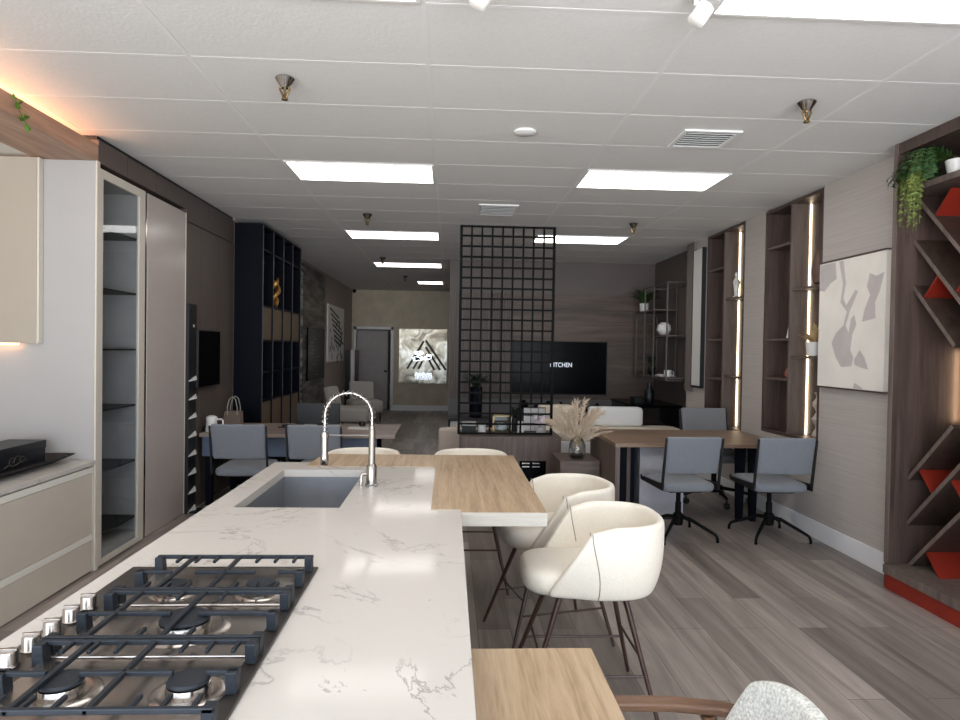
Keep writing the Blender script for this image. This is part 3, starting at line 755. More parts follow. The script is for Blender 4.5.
# ------------------------------------------------------------------ low bench with pampas vase, console
t = thing('low_bench', 'low brown wooden bench beside the desk end, holding the pampas vase', 'bench', (1.35, 6.85, 0))
MB().box(-.205, .205, -.28, .28, .45, .495).build('top', M['greybrown_x'], t, bevel=.002)
MB().box(-.20, .20, -.275, .275, 0, .449).build('body', M['greybrown_x'], t)
t = thing('pampas_vase', 'grey glass vase of pampas grass on the low brown bench', 'vase', (1.345, 6.72, .496))
MB().lathe([(.06,0),(.075,.01),(.088,.07),(.085,.15),(.062,.20),(.05,.215),(.05,.225)], n=28).build('vase', M['vaseglass'], t, smooth=True)
MB().lathe([(.052,.012),(.064,.02),(.07,.04)], n=20).build('pebbles', M['black'], t, smooth=True)
rnd = random.Random(3)
b = MB(); pl = []
for i in range(24):
    a = rnd.uniform(0, 2*PI) if i > 6 else (PI*i/6.0); lean = rnd.uniform(.08, .34); h = rnd.uniform(.34, .60)-lean*.35
    d_ = Vector((math.cos(a), math.sin(a)*.5, 0))
    pts = [Vector((0,0,.06))+d_*lean*(k/7)**1.9+Vector((0,0,h*(k/7)-.10*lean*(k/7)**4)) for k in range(8)]
    b.tube(pts[:5], .0022, 5); pl.append(pts)
b.build('stems', M['dry'], t)
b = MB()
for pts in pl:
    q = [pts[3].lerp(pts[4], .5)]+pts[4:]
    b.tube(q, [.003, .009, .012, .009, .001], 7)
    for k in range(90):
        f_ = rnd.random(); i = min(2, int(f_*3)); p = pts[4+i].lerp(pts[5+i], f_*3-i)
        dr = (pts[5+i]-pts[4+i]).normalized()*.05+Vector((rnd.uniform(-.05,.05), rnd.uniform(-.05,.05), rnd.uniform(-.03,.03)))
        n_ = dr.cross(Vector((.2,.9,.1))).normalized()*.003
        b.add([p-n_, p+n_, p+dr*.6+n_*1.3, p+dr], [(0,1,2,3)])
b.build('plumes', M['pampas'], t)
t = thing('console', 'brown wooden console block under the black grid screen', 'console', (.74, 7.92, 0))
slabs = MB().box(-.59, .59, -.32, .33, .32, .60).box(-.59, .10, -.32, .33, 0, .32).box(.42, .59, -.32, .33, 0, .32).box(.10, .42, -.12, .33, 0, .32)
slabs.build('body', M['greybrown'], t)
ap = MB().box(.105, .415, -.325, -.13, .005, .315).build('black_insert', M['screen'], t)
b = MB()
for z in (.285, .245):
    for x in (.135, .255): b.box(x, x+.085, -.328, -.3255, z, z+.014)
b.build('pale_slots', M['steel'], ap)
# grid screen
t = thing('grid_screen', 'tall black metal grid screen from console to ceiling', 'room divider', (.685, 7.80, .601))
W, H_ = 1.11, CE-.602
b = MB(); cell = W/9; nr = 20; rh = H_/nr; tk = .0105
for i in range(10):
    x = -W/2+cell*i; lowcut = 0 if i in (0, 3, 5, 6, 9) else rh*3
    r_ = tk*1.5 if i in (0, 9) else tk
    b.box(x-r_, x+r_, -.012, .012, lowcut, H_)
for j in range(nr+1):
    z = rh*j; 
    if j == 0: z = .012
    if j == nr: z = H_-.012
    b.box(-W/2, W/2, -.0115, .0115, z-tk, z+tk)
b.build('lattice', M['blackmetal'], t)

# items on the console
CZ = .601
def small(mb, name, m, label, cat, grp=None, **k): return tag(mb.build(name, m, **k), label, cat, grp)
t = thing('sample_stack', 'stack of black and white stone samples, leftmost on the console', 'stone samples', (.26, 8.02, CZ))
for k, mm in enumerate(('black', 'black', 'stonewhite')):
    MB().box(-.085, .085, -.08, .08, k*.042, k*.042+.04).build('slab', M[mm], t, bevel=.002)
t = thing('cup', 'white square cup with dark lid on the console behind the grid', 'cup', (.42, 8.0, CZ))
MB().cushion(0, 0, .048, .048, 0, .10, .45, .01).build('body', M['ceramic'], t, smooth=True)
MB().cushion(0, 0, .05, .05, .101, .12, .45, .008).build('lid', M['black'], t, smooth=True)
t = thing('glass_lantern', 'glass lantern holding a white ball on the console behind the grid', 'lantern', (.665, 8.02, CZ))
b = MB()
for x in (-.105, .105):
    for y in (-.08, .08): b.box(x-.006, x+.006, y-.006, y+.006, 0, .20)
b.box(-.111, .111, -.086, .086, 0, .012)
for y in (-.08, .08): b.box(-.111, .111, y-.006, y+.006, .20, .21)
for x in (-.105, .105): b.box(x-.006, x+.006, -.086, .086, .20, .21)
b.build('frame', M['brass'], t)
MB().lathe([(.05*math.sin(PI*k/10)+.0005, .064-.05*math.cos(PI*k/10)) for k in range(11)], n=20).build('ball', M['ceramic'], t, smooth=True)
MB().box(-.10, .10, -.0825, -.0795, .012, .20).build('pane', M['glass'], t)
def leafplant(name, loc, label, cat, potb, potm, leafm, n, h, sp, seed, width=.03, group=None, z0=None):
    t = thing(name, label, cat, loc, 0, group)
    potb.build('pot', potm, t, smooth=True)
    rn = random.Random(seed); b = MB()
    zt = z0 if z0 is not None else max(v[2] for v in potb.v)-.01
    for i in range(n):
        a = rn.uniform(0, 2*PI); l = rn.uniform(.5, 1)*sp; hh = rn.uniform(.45, 1)*h
        d_ = Vector((math.cos(a), math.sin(a), 0)); sd = Vector((-d_.y, d_.x, 0))
        pts = []
        for k in range(6):
            q = k/5; p = Vector((0,0,zt))+d_*l*q+Vector((0,0,hh*math.sin(q*2.1)/.86*(1 if h > 0 else .6)))
            wd = width*math.sin(PI*(.12+.86*q)); pts.append((p-sd*wd, p+sd*wd))
        b.add([x for pr_ in pts for x in pr_], [(2*k, 2*k+1, 2*k+3, 2*k+2) for k in range(5)])
    b.build('foliage', leafm, t)
    return t
leafplant('potted_plant', (.83, 8.12, CZ), 'dark leafed plant in black pot on the console behind the lantern', 'plant',
          MB().lathe([(.03,0),(.045,.01),(.05,.13),(.04,.16)], n=16), M['black'], M['darkleaf'], 26, .15, .09, 5, .014)
small(MB().box(.85, .93, 7.93, 8.03, CZ, CZ+.10).box(.86, .92, 7.94, 8.02, CZ+.10, CZ+.14), 'sample_box', M['stonewhite'], 'small white stepped box on the console beside the dark plant', 'box')
t = thing('tile_board', 'white tile sample board leaning upright on the console behind the grid', 'sample board', (1.02, 8.12, CZ))
MB().box(-.08, .20, .0, .015, 0, .30).build('board', M['black'], t)
b = MB()
for i in range(3):
    for j in range(3): b.box(-.075+.092*i, -.075+.092*i+.084, -.008, -.001, .008+.097*j, .008+.097*j+.088)
b.build('tiles', M['stonewhite'], t)
t = thing('flower_arrangement', 'white and lilac flowers in a low pot at the right of the console', 'flowers', (1.14, 7.96, CZ))
MB().lathe([(.05,0),(.06,.01),(.07,.07),(.06,.08)], n=20).build('pot', M['ceramic'], t, smooth=True)
b = MB(); rn = random.Random(9)
for i in range(26):
    c = Vector((rn.uniform(-.09,.09), rn.uniform(-.07,.07), rn.uniform(.09,.23)))
    b.lathe([(.03*math.sin(PI*k/5)+.0005, -.026*math.cos(PI*k/5)) for k in range(6)], c, 7)
b.build('blossoms', plain('lilac_petals', S(236,224,232), .6, var=.1, sc_=60), t, smooth=True)

# black side table with the tall navy vase, white box beneath
t = thing('side_table', 'black side table holding the tall navy vase behind the grid screen', 'side table', (.32, 9.5, 0))
MB().box(-.32, .32, -.2, .2, .60, .63).build('tabletop', M['black'], t)
for x in (-.3, .3):
    for y in (-.18, .18): MB().box(x-.012, x+.012, y-.012, y+.012, 0, .599).build('leg', M['blackmetal'], t)
leafplant('potted_plant', (.40, 9.5, .631), 'tall navy vase with drooping dark green leaves on the black side table', 'plant',
          MB().lathe([(.08,0),(.092,.01),(.095,.43),(.085,.44)], n=24), M['navy'], M['darkleaf'], 44, .17, .34, 11, .03)
small(MB().box(.02, .19, 9.38, 9.62, .0, .58), 'storage_box', M['ceramic'], 'plain white box standing under the black side table', 'box', bevel=.004)
t = thing('lounge_chair', 'striped beige upholstered chair low behind the left end of the console', 'armchair', (.24, 8.75, 0))
MB().cushion(0, .1, .36, .34, .14, .40, .3, .05).build('seat', M['beige'], t, smooth=True)
MB().cushion(0, -.28, .36, .08, .14, .60, .35, .05).build('backrest', M['beige'], t, smooth=True)
for x in (-.28, .28):
    for y in (-.28, .36): MB().tube([(x, y, .15), (x, y, 0)], [.018, .012], 8).build('leg', M['leg'], t)

# ------------------------------------------------------------------ television wall
t = thing('television', 'large black television reading KITCHEN on the plank wall', 'television', (1.825, 10.76, 1.33))
MB().box(-.80, .80, -.02, .02, -.445, .445).build('case', M['black'], t, bevel=.004)
MB().box(-.785, .785, -.0225, -.0205, -.43, .43).build('screen', M['screen'], t)
def text(body, size, loc, rot, name, m, parent, depth=.001, sx=1):
    cu = bpy.data.curves.new(name, 'FONT'); cu.body = body; cu.size = size; cu.extrude = depth; cu.align_x = 'CENTER'; cu.align_y = 'CENTER'
    o = bpy.data.objects.new(name, cu); COL.objects.link(o)
    dg = bpy.context.evaluated_depsgraph_get(); me = bpy.data.meshes.new_from_object(o.evaluated_get(dg)); bpy.data.objects.remove(o)
    me.materials.clear(); me.materials.append(m)
    o = bpy.data.objects.new(name, me); COL.objects.link(o); o.location = loc; o.rotation_euler = rot; o.scale = (sx, 1, 1)
    if parent: o.parent = parent
    return o
text('KITCHEN', .105, (.03, -.0235, .045), (PI/2, 0, 0), 'screen_text', M['textemit'], t, sx=.84)
MB().box(-.7, .7, .022, .028, .40, .43).build('backlight', M['led'], t)
t = thing('media_console', 'long low black console on the floor below the television', 'console', (2.0, 10.55, 0))
MB().box(-.9, .6, -.2, .2, .08, .66).build('body', M['black'], t, bevel=.004)
MB().box(-.85, .56, -.15, .18, 0, .079).build('plinth', M['black'], t)
rn = random.Random(2)
blk = ['squat black vase', 'black bowl', 'round black jar', 'black teapot shaped vase', 'small black urn', 'low black dish', 'black bottle vase']
for i in range(7):
    x = 1.22+.2*i; hh = rn.uniform(.07, .15); rr = rn.uniform(.04, .075)
    small(MB().lathe([(rr*.6,0),(rr,hh*.35),(rr*.8,hh*.7),(rr*.35,hh*.85),(rr*.45,hh)], (x, 10.52, .661), 18), 'black_vessel', M['screen'],
          blk[i]+' on the low console, %s along the row under the television' % ['first','second','third','fourth','fifth','sixth','last'][i], 'vase', 'black vessels under the television', smooth=True)
# dark corner cabinet and wall shelf
t = thing('corner_cabinet', 'glossy black stone cabinet in the dark right corner', 'cabinet', (3.05, 9.98, 0))
MB().box(-.36, .36, -.62, .66, .06, .80).build('body', plain('speckled_black_stone', S(14,14,15), .15, var=.9, sc_=160), t)
MB().box(-.37, .365, -.635, .68, .801, .84).build('top', M['screen'], t, bevel=.003)
MB().box(-.33, .35, -.6, .65, 0, .059).build('plinth', M['black'], t)
small(MB().lathe([(.05,0),(.07,.03),(.07,.2),(.03,.25),(.035,.32)], (2.96, 9.5, .841), 18), 'tall_black_vase', M['bluedark'], 'tall dark vase on the black corner cabinet', 'vase', smooth=True)
small(MB().box(2.8, 3.0, 9.7, 9.95, .841, .93), 'black_caddy', M['black'], 'small black box on the corner cabinet', 'box', bevel=.004)
t = thing('metal_shelf', 'open thin metal shelf unit hung in the dark right corner', 'shelf', (3.22, 9.8, 1.22))
b = MB()
for x in (-.17, .17):
    for y in (-.75, -.15, .3, .75): b.box(x-.009, x+.009, y-.009, y+.009, 0, 1.38 if y < .5 else .95)
for z in (.0, 1.38):
    for x in (-.17, .17): b.box(x-.009, x+.009, -.75, .3 if z > 1 else .75, z-.009, z+.009)
    for y in (-.75, .3): b.box(-.17, .17, y-.009, y+.009, z-.009, z+.009)
b.build('frame', plain('satin_pewter', S(104,100,96), .35, .6), t)
for z, y0, y1 in ((.02, -.75, .75), (.62, -.75, .3), (1.02, -.15, .75)):
    MB().box(-.17, .17, y0, y1, z, z+.018).build('shelf', M['greybrown_x'], t)
small(MB().lathe([(.03,0),(.075,.03),(.105,.09),(.095,.16),(.05,.2),(.03,.205)], (3.22, 9.68, 1.859), 20), 'round_vase', M['ceramic'], 'round white vase on the middle tier of the metal wall shelf', 'vase', smooth=True)
t = thing('mug', 'small white mug on the bottom tier of the metal wall shelf', 'mug', (3.16, 9.3, 1.259))
MB().lathe([(.035,0),(.052,.01),(.055,.10),(.045,.10),(.04,.02)], n=20).build('body', M['ceramic'], t, smooth=True)
MB().tube([(.05,0,.08),(.085,0,.075),(.085,0,.03),(.05,0,.02)], .006, 6).build('handle', M['ceramic'], t, smooth=True)
small(MB().box(3.1, 3.32, 9.45, 9.72, 1.259, 1.275).box(3.12, 3.3, 9.48, 9.69, 1.275, 1.29), 'book_pair', M['ceramic'], 'flat pale books on the bottom tier of the metal wall shelf', 'books')
leafplant('potted_plant', (3.12, 10.38, 2.259), 'trailing green plant in white pot on the top tier of the metal wall shelf', 'plant',
          MB().lathe([(.05,0),(.065,.01),(.075,.13),(.06,.13)], n=18), M['ceramic'], M['green'], 60, .20, .34, 4, .02)
leafplant('potted_plant', (3.2, 10.2, 1.259), 'small dark plant in the lower bay of the metal wall shelf', 'plant',
          MB().lathe([(.04,0),(.05,.01),(.055,.12),(.05,.12)], n=18), M['bluedark'], M['darkleaf'], 24, .16, .12, 6, .02)

# sofa
t = thing('sofa', 'low white sofa with cream seat before the television wall', 'sofa', (2.2, 8.85, 0))
MB().cushion(-.62, 0, .38, .45, .10, .44, .2, .03).build('base_module', M['sofa'], t, smooth=True)
MB().cushion(.4, 0, .63, .45, .10, .44, .2, .03).build('base_module', M['sofa'], t, smooth=True)
MB().cushion(-.62, 0, .38, .45, .441, .56, .2, .035).build('seat_cushion', M['sofatop'], t, smooth=True)
MB().cushion(.4, 0, .63, .45, .441, .56, .25, .035).build('seat_cushion', M['sofatop'], t, smooth=True)
MB().cushion(-.68, .33, .25, .11, .561, .85, .3, .05).build('back_cushion', M['sofatop'], t, smooth=True)
MB().cushion(.17, .33, .38, .11, .561, .83, .25, .05).build('back_cushion', M['sofa'], t, smooth=True)
for x in (-.9, .9):
    for y in (-.4, .4): MB().box(x-.03, x+.03, y-.03, y+.03, 0, .11).build('foot', M['black'], t)

# ------------------------------------------------------------------ right wall: art, bookcases, panel
t = thing('painting', 'large cream and grey abstract canvas on the right wall', 'painting', (3.25, 5.125, 1.875))
b = MB().box(-.035, -.001, -.435, .435, -.525, .525); b.mat(1)
def blob(pts):
    n = len(pts); b.add([(-.0362, y-5.125, z-1.875) for y, z in pts], [tuple(range(n))])
blob([(5.28,2.39),(5.22,2.2),(5.25,2.05),(5.16,1.97),(5.20,1.86),(5.30,1.80),(5.36,1.72),(5.30,1.60),(5.22,1.52),(5.08,1.53),(5.06,1.60),(5.10,1.66),(5.08,1.78),(5.03,1.86),(5.06,1.94),(5.10,1.91),(5.13,1.80),(5.17,1.86),(5.12,1.97),(5.02,2.12),(5.05,2.14),(5.17,2.02),(5.21,2.08),(5.18,2.2),(5.22,2.39)])
blob([(5.55,2.39),(5.33,2.39),(5.31,2.25),(5.40,2.22),(5.48,2.16),(5.555,2.17)])
blob([(4.96,1.88),(4.80,1.90),(4.81,2.02),(4.76,2.10),(4.71,2.24),(4.80,2.22),(4.88,2.25),(4.91,2.15),(4.87,2.08),(4.93,1.98)])
blob([(5.05,1.58),(4.98,1.66),(4.92,1.60),(4.87,1.51),(4.95,1.52),(5.04,1.54)])
blob([(5.05,1.355),(4.92,1.355),(4.98,1.38),(5.04,1.40)])
b.build('canvas', [M['canvas'], M['stroke']], t)
f_ = MB().box(-.045, -.001, -.443, .443, .526, .538).box(-.045, -.001, -.443, .443, -.538, -.526)
f_.build('frame', M['brown'], t)
t = thing('narrow_canvas', 'tall narrow white framed panel on the right wall beyond the bookcases', 'wall panel', (3.25, 8.34, 2.05))
MB().box(-.05, -.001, -.15, .15, -.86, .9).build('panel', M['ceramic'], t, bevel=.003)
MB().box(-.055, -.001, -.158, -.151, -.87, .91).box(-.055, -.001, .151, .158, -.87, .91).box(-.055, -.001, -.158, .158, -.885, -.861).build('frame', M['black'], t)
small(MB().box(3.22, 3.249, 8.52, 8.78, 1.10, CE-.01), 'grey_wall_board', plain('grey_board', S(120,110,106), .6), 'grey board on the right wall beside the tall white panel', 'wall panel')
def bookcase(y0, y1, z0, far, near, label, led_group=None):
    t = thing('bookcase', label, 'bookcase', (3.25, y0, z0), 0, 'built-in wooden bookcases')
    L_ = y1-y0; H = CE-.012-z0; D = .20; e = .03; md = L_*.5
    MB().box(0, D, 0, e, 0, H).box(0, D, L_-e, L_, 0, H).box(0, D, e, L_-e, H-e, H).box(D-.02, D, e, L_-e, e, H-e).box(0, D, e, L_-e, 0, e).build('frame', M['brown'], t)
    MB().box(-.004, D-.021, md-.015, md+.015, e, H-e).build('divider', M['greybrown'], t)
    for z in far: MB().box(.01, D-.021, md+.016, L_-e-.001, z-z0-.012, z-z0+.012).build('shelf', M['greybrown_x'], t)
    for z in near: MB().box(.01, D-.021, e+.001, md-.016, z-z0-.012, z-z0+.012).build('shelf', M['greybrown_x'], t)
    MB().box(D-.034, D-.0215, md-.024, md-.0155, e+.001, H-e-.001).build('led_strip', M['led'], t)
    return t
bookcase(5.59, 6.635, .825, (2.69, 1.76, 1.37), (2.23, 1.59), 'wooden bookcase with warm light strip nearest the abstract painting')
bookcase(7.105, 8.155, .725, (2.64, 1.78, 1.3), (2.25, 1.34), 'wooden bookcase with warm light strip farther from the painting, above the desk end')
small(MB().lathe([(.02,0),(.06,.004),(.035,.14),(.012,.27),(.003,.30)], (3.34, 6.22, 1.7725), 18), 'white_cone', M['ceramic'], 'white cone shaped ornament in the bookcase nearest the painting', 'ornament', smooth=True)
t = thing('bird_figure', 'red brown bird figure on the lower left shelf of the nearer bookcase', 'ornament', (3.34, 6.25, 1.3825))
MB().lathe([(.02,0),(.05,.015),(.055,.05),(.035,.09),(.01,.11)], n=16).build('body', M['clay'], t, smooth=True)
MB().tube([(0,.0,.08),(0,-.03,.12),(0,-.06,.12)], [.025,.022,.004], 10).build('head', M['clay'], t, smooth=True)
small(MB().lathe([(.04,0),(.07,.02),(.085,.12),(.07,.25),(.045,.31),(.04,.31)], (3.335, 5.74, 2.2425), 22), 'brown_vase', M['brownvase'], 'large brown vase on the top right shelf of the nearer bookcase', 'vase', smooth=True)
t = thing('dried_plant', 'white pot of dried tan leaves in the bookcase nearest the painting', 'plant', (3.33, 5.82, 1.6025))
MB().lathe([(.045,0),(.06,.005),(.075,.13),(.06,.13)], n=20).build('pot', M['ceramic'], t, smooth=True)
rn = random.Random(21); b = MB()
for i in range(34):
    a = rn.uniform(0, 2*PI); el = rn.uniform(.3, 1.5); d_ = Vector((math.cos(a)*math.cos(el), math.sin(a)*math.cos(el), math.sin(el))); l = rn.uniform(.12, .2)
    sd = d_.cross(Vector((0,0,1))).normalized()*.018; o_ = Vector((0,0,.12))
    b.add([o_, o_+d_*l*.4-sd, o_+d_*l*.75-sd*.8, o_+d_*l, o_+d_*l*.75+sd*.8, o_+d_*l*.4+sd], [(0,1,2,3),(0,3,4,5)])
b.build('foliage', M['dry'], t)
b = MB()
pr = []
for k in range(15):
    q = k/14; pr.append((.045+.018*math.sin(q*19), q*.42))
small(MB().lathe(pr, (3.345, 5.74, .8565), 18), 'twisted_vase', M['sand'], 'beige twisted ripple vase at the bottom of the nearer bookcase', 'vase', smooth=True)
t = thing('figurine', 'small white standing figurine in the farther bookcase', 'ornament', (3.34, 7.50, 2.2625))
MB().lathe([(.04,0),(.045,.01),(.02,.03),(.03,.12),(.04,.19),(.02,.23),(.012,.24),(.024,.27),(.012,.30),(.002,.302)], n=16).build('body', M['ceramic'], t, smooth=True)
MB().box(-.05, .05, -.05, .05, -.0, .004).build('plate', M['black'], t)
small(MB().lathe([(.05,0),(.08,.03),(.075,.10),(.04,.13),(.05,.15)], (3.34, 7.95, .7565), 18), 'dark_vase', M['bluedark'], 'dark squat vase at the bottom of the farther bookcase', 'vase', smooth=True)

# ------------------------------------------------------------------ wine rack cabinet
t = thing('wine_rack', 'tall dark wood wine rack with diagonal shelves and red dividers at the right edge', 'wine rack', (3.08, 3.0, 0))
D, Y1 = .56, 1.45    # local: x 0..D, y 0..Y1 (far end)
LX0 = .14            # lattice front
b = MB().box(.01, D, Y1-.039, Y1, .0, CE-.003).box(.01, D, 0, .04, .166, CE-.003).box(.01, D, .04, Y1-.04, CE-.08, CE-.003).box(D-.02, D, .04, Y1-.04, .166, CE-.08)
b.build('frame', M['brown'], t)
MB().box(.004, .0095, Y1-.04, Y1, .166, CE-.003).build('face_trim', M['greybrown'], t)
MB().box(-.03, D, 0, Y1-.04, .105, .165).build('bench', M['greybrown'], t, bevel=.003)
MB().box(-.015, D-.02, .0, Y1-.045, 0, .104).build('toe_strip', M['red'], t)
MB().box(.05, D-.021, .041, Y1-.041, 2.735, 2.775).build('shelf', M['greybrown'], t)
zm = 1.43
ya, yb = .042, Y1-.041
main = [(Y1-.04, 2.73), (Y1-.04, 2.415), (Y1-.04, 2.10)]       # start (y,z) at the far jamb, falling towards the camera
def clip(y0, z0, sl, zmin, zmax):
    pts = []
    for i in range(201):
        y = yb-(yb-ya)*i/200; z = z0+sl*(y0-y)*-1
        if zmin <= z <= zmax: pts.append((y, z))
    return (pts[0], pts[-1]) if len(pts) > 5 else None
def board(p, q, th, name, m, x0=LX0):
    d_ = Vector((q[0]-p[0], q[1]-p[1])); n_ = Vector((-d_.y, d_.x)).normalized()*th/2
    poly = [(p[0]+n_.x, p[1]+n_.y), (q[0]+n_.x, q[1]+n_.y), (q[0]-n_.x, q[1]-n_.y), (p[0]-n_.x, p[1]-n_.y)]
    o = MB().prism(poly, x0, D-.021, 'x').build(name, m, t)
    if name == 'diagonal_shelf': MB().prism(poly, x0-.006, x0-.0005, 'x').build('lit_edge', M['greybrown'], o)  # front edge keeps the lit tone, the boards carry painted shade
for up in (1, -1):
    mir = (lambda z: z) if up == 1 else (lambda z: 2*zm-z)
    z_lo, z_hi = 1.68, 2.725
    for y0, z0 in main:
        c = clip(y0, z0, 1.06, z_lo, z_hi)
        if c: board((c[0][0], mir(c[0][1])), (c[1][0], mir(c[1][1])), .026, 'diagonal_shelf', M['shadedboard'])
    # red cross dividers between neighbouring diagonals
    for (y0, z0), ys_ in zip(main, ((1.235, .80, .37), (1.036, .60, .2), (1.32, .88, .45))):
        for yc in ys_:
            zc = z0-1.06*(y0-yc)+.016; yt = yc-.136; zt = zc+.15
            if zc < z_lo+.02 or zt > z_hi+.01: continue
            board((yc, mir(zc)), (yt, mir(zt)), .012, 'red_divider', M['red'], LX0+.01)
MB().box(.49, .505, Y1-.085, Y1-.07, 1.16, 1.66).build('led_strip', emit('wine_led', (1,.70,.42,1), 14), t)
MB().box(D-.05, D-.025, Y1-.28, Y1-.20, 2.28, 2.30).box(D-.05, D-.025, Y1-.30, Y1-.22, .56, .58).build('shelf_light', M['led'], t)
MB().box(D-.05, D-.03, .3, Y1-.4, .152, .156).build('floor_light', M['ledniche'], t)
# fern on top shelf
t = thing('hanging_fern', 'green trailing fern in a tilted white pot on the top shelf of the wine rack', 'plant', (3.25, 4.09, 2.776))
MB().lathe([(.035,.004),(.045,.006),(.06,.11),(.052,.11)], n=24, M=Matrix.Rotation(-.05, 4, 'X')).build('pot', M['white'], t, smooth=True)
def fronds(n, seed, m, name, dirs, drop, ln):
    rn = random.Random(seed); b = MB()
    for i in range(n):
        a = rn.uniform(*dirs); l = rn.uniform(.45, 1)*ln; dp = rn.uniform(.3, 1)*drop; up = rn.uniform(.02, .10)
        d_ = Vector((math.cos(a), math.sin(a), 0)); pts = []
        for k in range(9):
            q = k/8; pts.append(Vector((-.09*min(1,q*3), .12*min(1,q*3), .11))+d_*l*(1-(1-q)**1.8)+Vector((0, 0, up*math.sin(PI*min(1, q*1.6))-dp*q**2.2)))
        for k in range(8):
            tg = (pts[k+1]-pts[k]).normalized(); sd = tg.cross(Vector((0,0,1)))
            sd = sd.normalized() if sd.length > .01 else Vector((1,0,0))
            for sg in (-1, 1):
                for h in (0, .5):
                    p = pts[k].lerp(pts[k+1], h); ll = .05*(1-.07*k)*rn.uniform(.7, 1.2)
                    tip = p+(sd*sg*.8+tg*.55+Vector((rn.uniform(-.3,.3), rn.uniform(-.3,.3), rn.uniform(-.3,.3)))).normalized()*ll
                    nn = tg*.008
                    b.add([p-nn, p+nn, tip], [(0,1,2)])
            b.add([pts[k]-sd*.0015, pts[k]+sd*.0015, pts[k+1]+sd*.0015, pts[k+1]-sd*.0015], [(0,1,2,3)])
    b.build(name, m, t)
fronds(80, 1, M['green'], 'fronds', (.6, 4.2), .13, .25)
fronds(60, 2, M['lime'], 'trailing_fronds', (2.2, 3.6), .46, .20)

# ------------------------------------------------------------------ left wall zone
t = thing('sample_tower', 'black stand of tilted white tile samples between tall cabinet and left desk', 'display stand', (-2.5, 6.435, 0))
MB().box(.002, .03, -.09, .10, 0, 2.01).build('back_board', M['black'], t)
MB().box(.031, .115, -.075, .075, 0, .02).build('foot', M['black'], t)
b = MB().lathe([(.014,0),(.016,.002),(.012,.004)], (.0325, .02, 1.80), 14, Matrix.Rotation(PI/2, 4, 'Y')); b.build('round_logo', M['text'], t)
for k in range(8):
    z = 1.285-.18*k
    Mx = Matrix.Translation((.031, .0, z)) @ Matrix.Rotation(.24, 4, 'X') @ Matrix.Rotation(.15, 4, 'Y')
    b = MB().prism([(0, -.09), (.045, 0), (0, .09)], 0, .012); b.v = [tuple(Mx @ Vector(p)) for p in b.v]
    b.build('tile_sample', M['stonewhite'], t)
t = thing('wall_monitor', 'small black screen mounted on the dark left wall above the mug', 'television', (-2.5, 6.83, 1.48))
MB().box(.03, .055, -.31, .30, -.285, .285).build('case', M['black'], t, bevel=.003)
MB().box(.0551, .057, -.30, .29, -.275, .275).build('screen', M['screen'], t)
MB().box(.001, .0299, -.1, .1, -.1, .1).build('bracket', M['black'], t)
t = thing('office_desk', 'left hand desk with taupe top and slate blue front along the dark wall', 'desk', (-1.5, 7.08, 0))
MB().box(-.97, .97, -.46, .45, .70, .74).build('desktop', wood('taupe_oak', S(126,110,102), S(164,148,138), 'x', 18, .45, 12), t, bevel=.002)
MB().box(-.96, .78, -.40, -.37, .50, .699).build('front_board', M['navymid'], t)
for x in (-.9, .72):
    for y in (-.36, .38): MB().box(x-.03, x+.03, y-.03, y+.03, 0, .699).build('leg', M['navy'], t)
MB().box(-.93, .75, .36, .40, .12, .699).build('back_board', M['navy'], t)
t = thing('beer_mug', 'white lidded mug with handle on the left desk', 'mug', (-2.39, 6.74, .741))
MB().lathe([(.05,0),(.058,.006),(.052,.10),(.056,.14),(.045,.155),(.02,.165)], n=22).build('body', M['ceramic'], t, smooth=True)
MB().tube([(.05,-.0,.125),(.10,-.0,.125),(.112,0,.11),(.112,0,.04),(.10,0,.028),(.05,0,.028)], .009, 8).build('handle', M['ceramic'], t, smooth=True)
small(MB().box(-2.495, -2.455, 6.80, 6.92, .741, .79), 'black_coaster_box', M['black'], 'small black item beside the white mug on the left desk', 'box', bevel=.004)
t = thing('paper_bag', 'taupe paper bag with pale rope handles on the left desk', 'bag', (-2.27, 7.05, .741))
MB().prism([(-.10,0),(.09,0),(.08,.18),(-.08,.18)], -.05, .05, 'y').build('bag_body', M['bag'], t)
for y in (-.051, .051):
    MB().tube([(-.05,y,.14),(-.052,y,.22),(-.03,y,.31),(0,y,.335),(.03,y,.31),(.052,y,.22),(.05,y,.14)], .005, 6).build('handle', plain('rope', S(150,146,138), .8), t, smooth=True)
t = thing('desk_mouse', 'black game controller lying on the left desk', 'controller', (-1.72, 7.15, .741))
MB().cushion(0, 0, .07, .04, 0, .03, .6, .012).build('body', M['black'], t, smooth=True)
MB().box(-.10, .12, -.05, -.045, 0, .012).build('cable', M['black'], t)
t = thing('monitor', 'black monitor seen from behind on the left desk', 'monitor', (-1.40, 7.22, .741))
MB().box(-.25, .22, -.015, .015, .03, .26).build('screen_back', M['black'], t, bevel=.004)
MB().box(-.03, .03, .016, .03, .0, .15).box(-.1, .1, -.06, .06, 0, .01).build('stand', M['black'], t)
small(MB().box(-1.58, -1.2, 7.28, 7.45, .741, .76).box(-1.55, -1.22, 7.3, 7.43, .76, .775), 'paper_stack', M['ceramic'], 'stack of white papers behind the black monitor', 'papers')
t = thing('catalogue', 'open white catalogue on the right end of the left desk', 'book', (-.95, 7.1, .741))
MB().box(-.12, .0, -.08, .08, 0, .012).build('left_pages', M['ceramic'], t)
MB().box(.003, .12, -.08, .08, 0, .012).build('right_pages', M['stonewhite'], t)
small(MB().lathe([(.03,0),(.035,.004),(.035,.05),(.02,.055)], (-.95, 7.32, .741), 16), 'black_puck', M['black'], 'small round black tin on the right end of the left desk', 'tin')

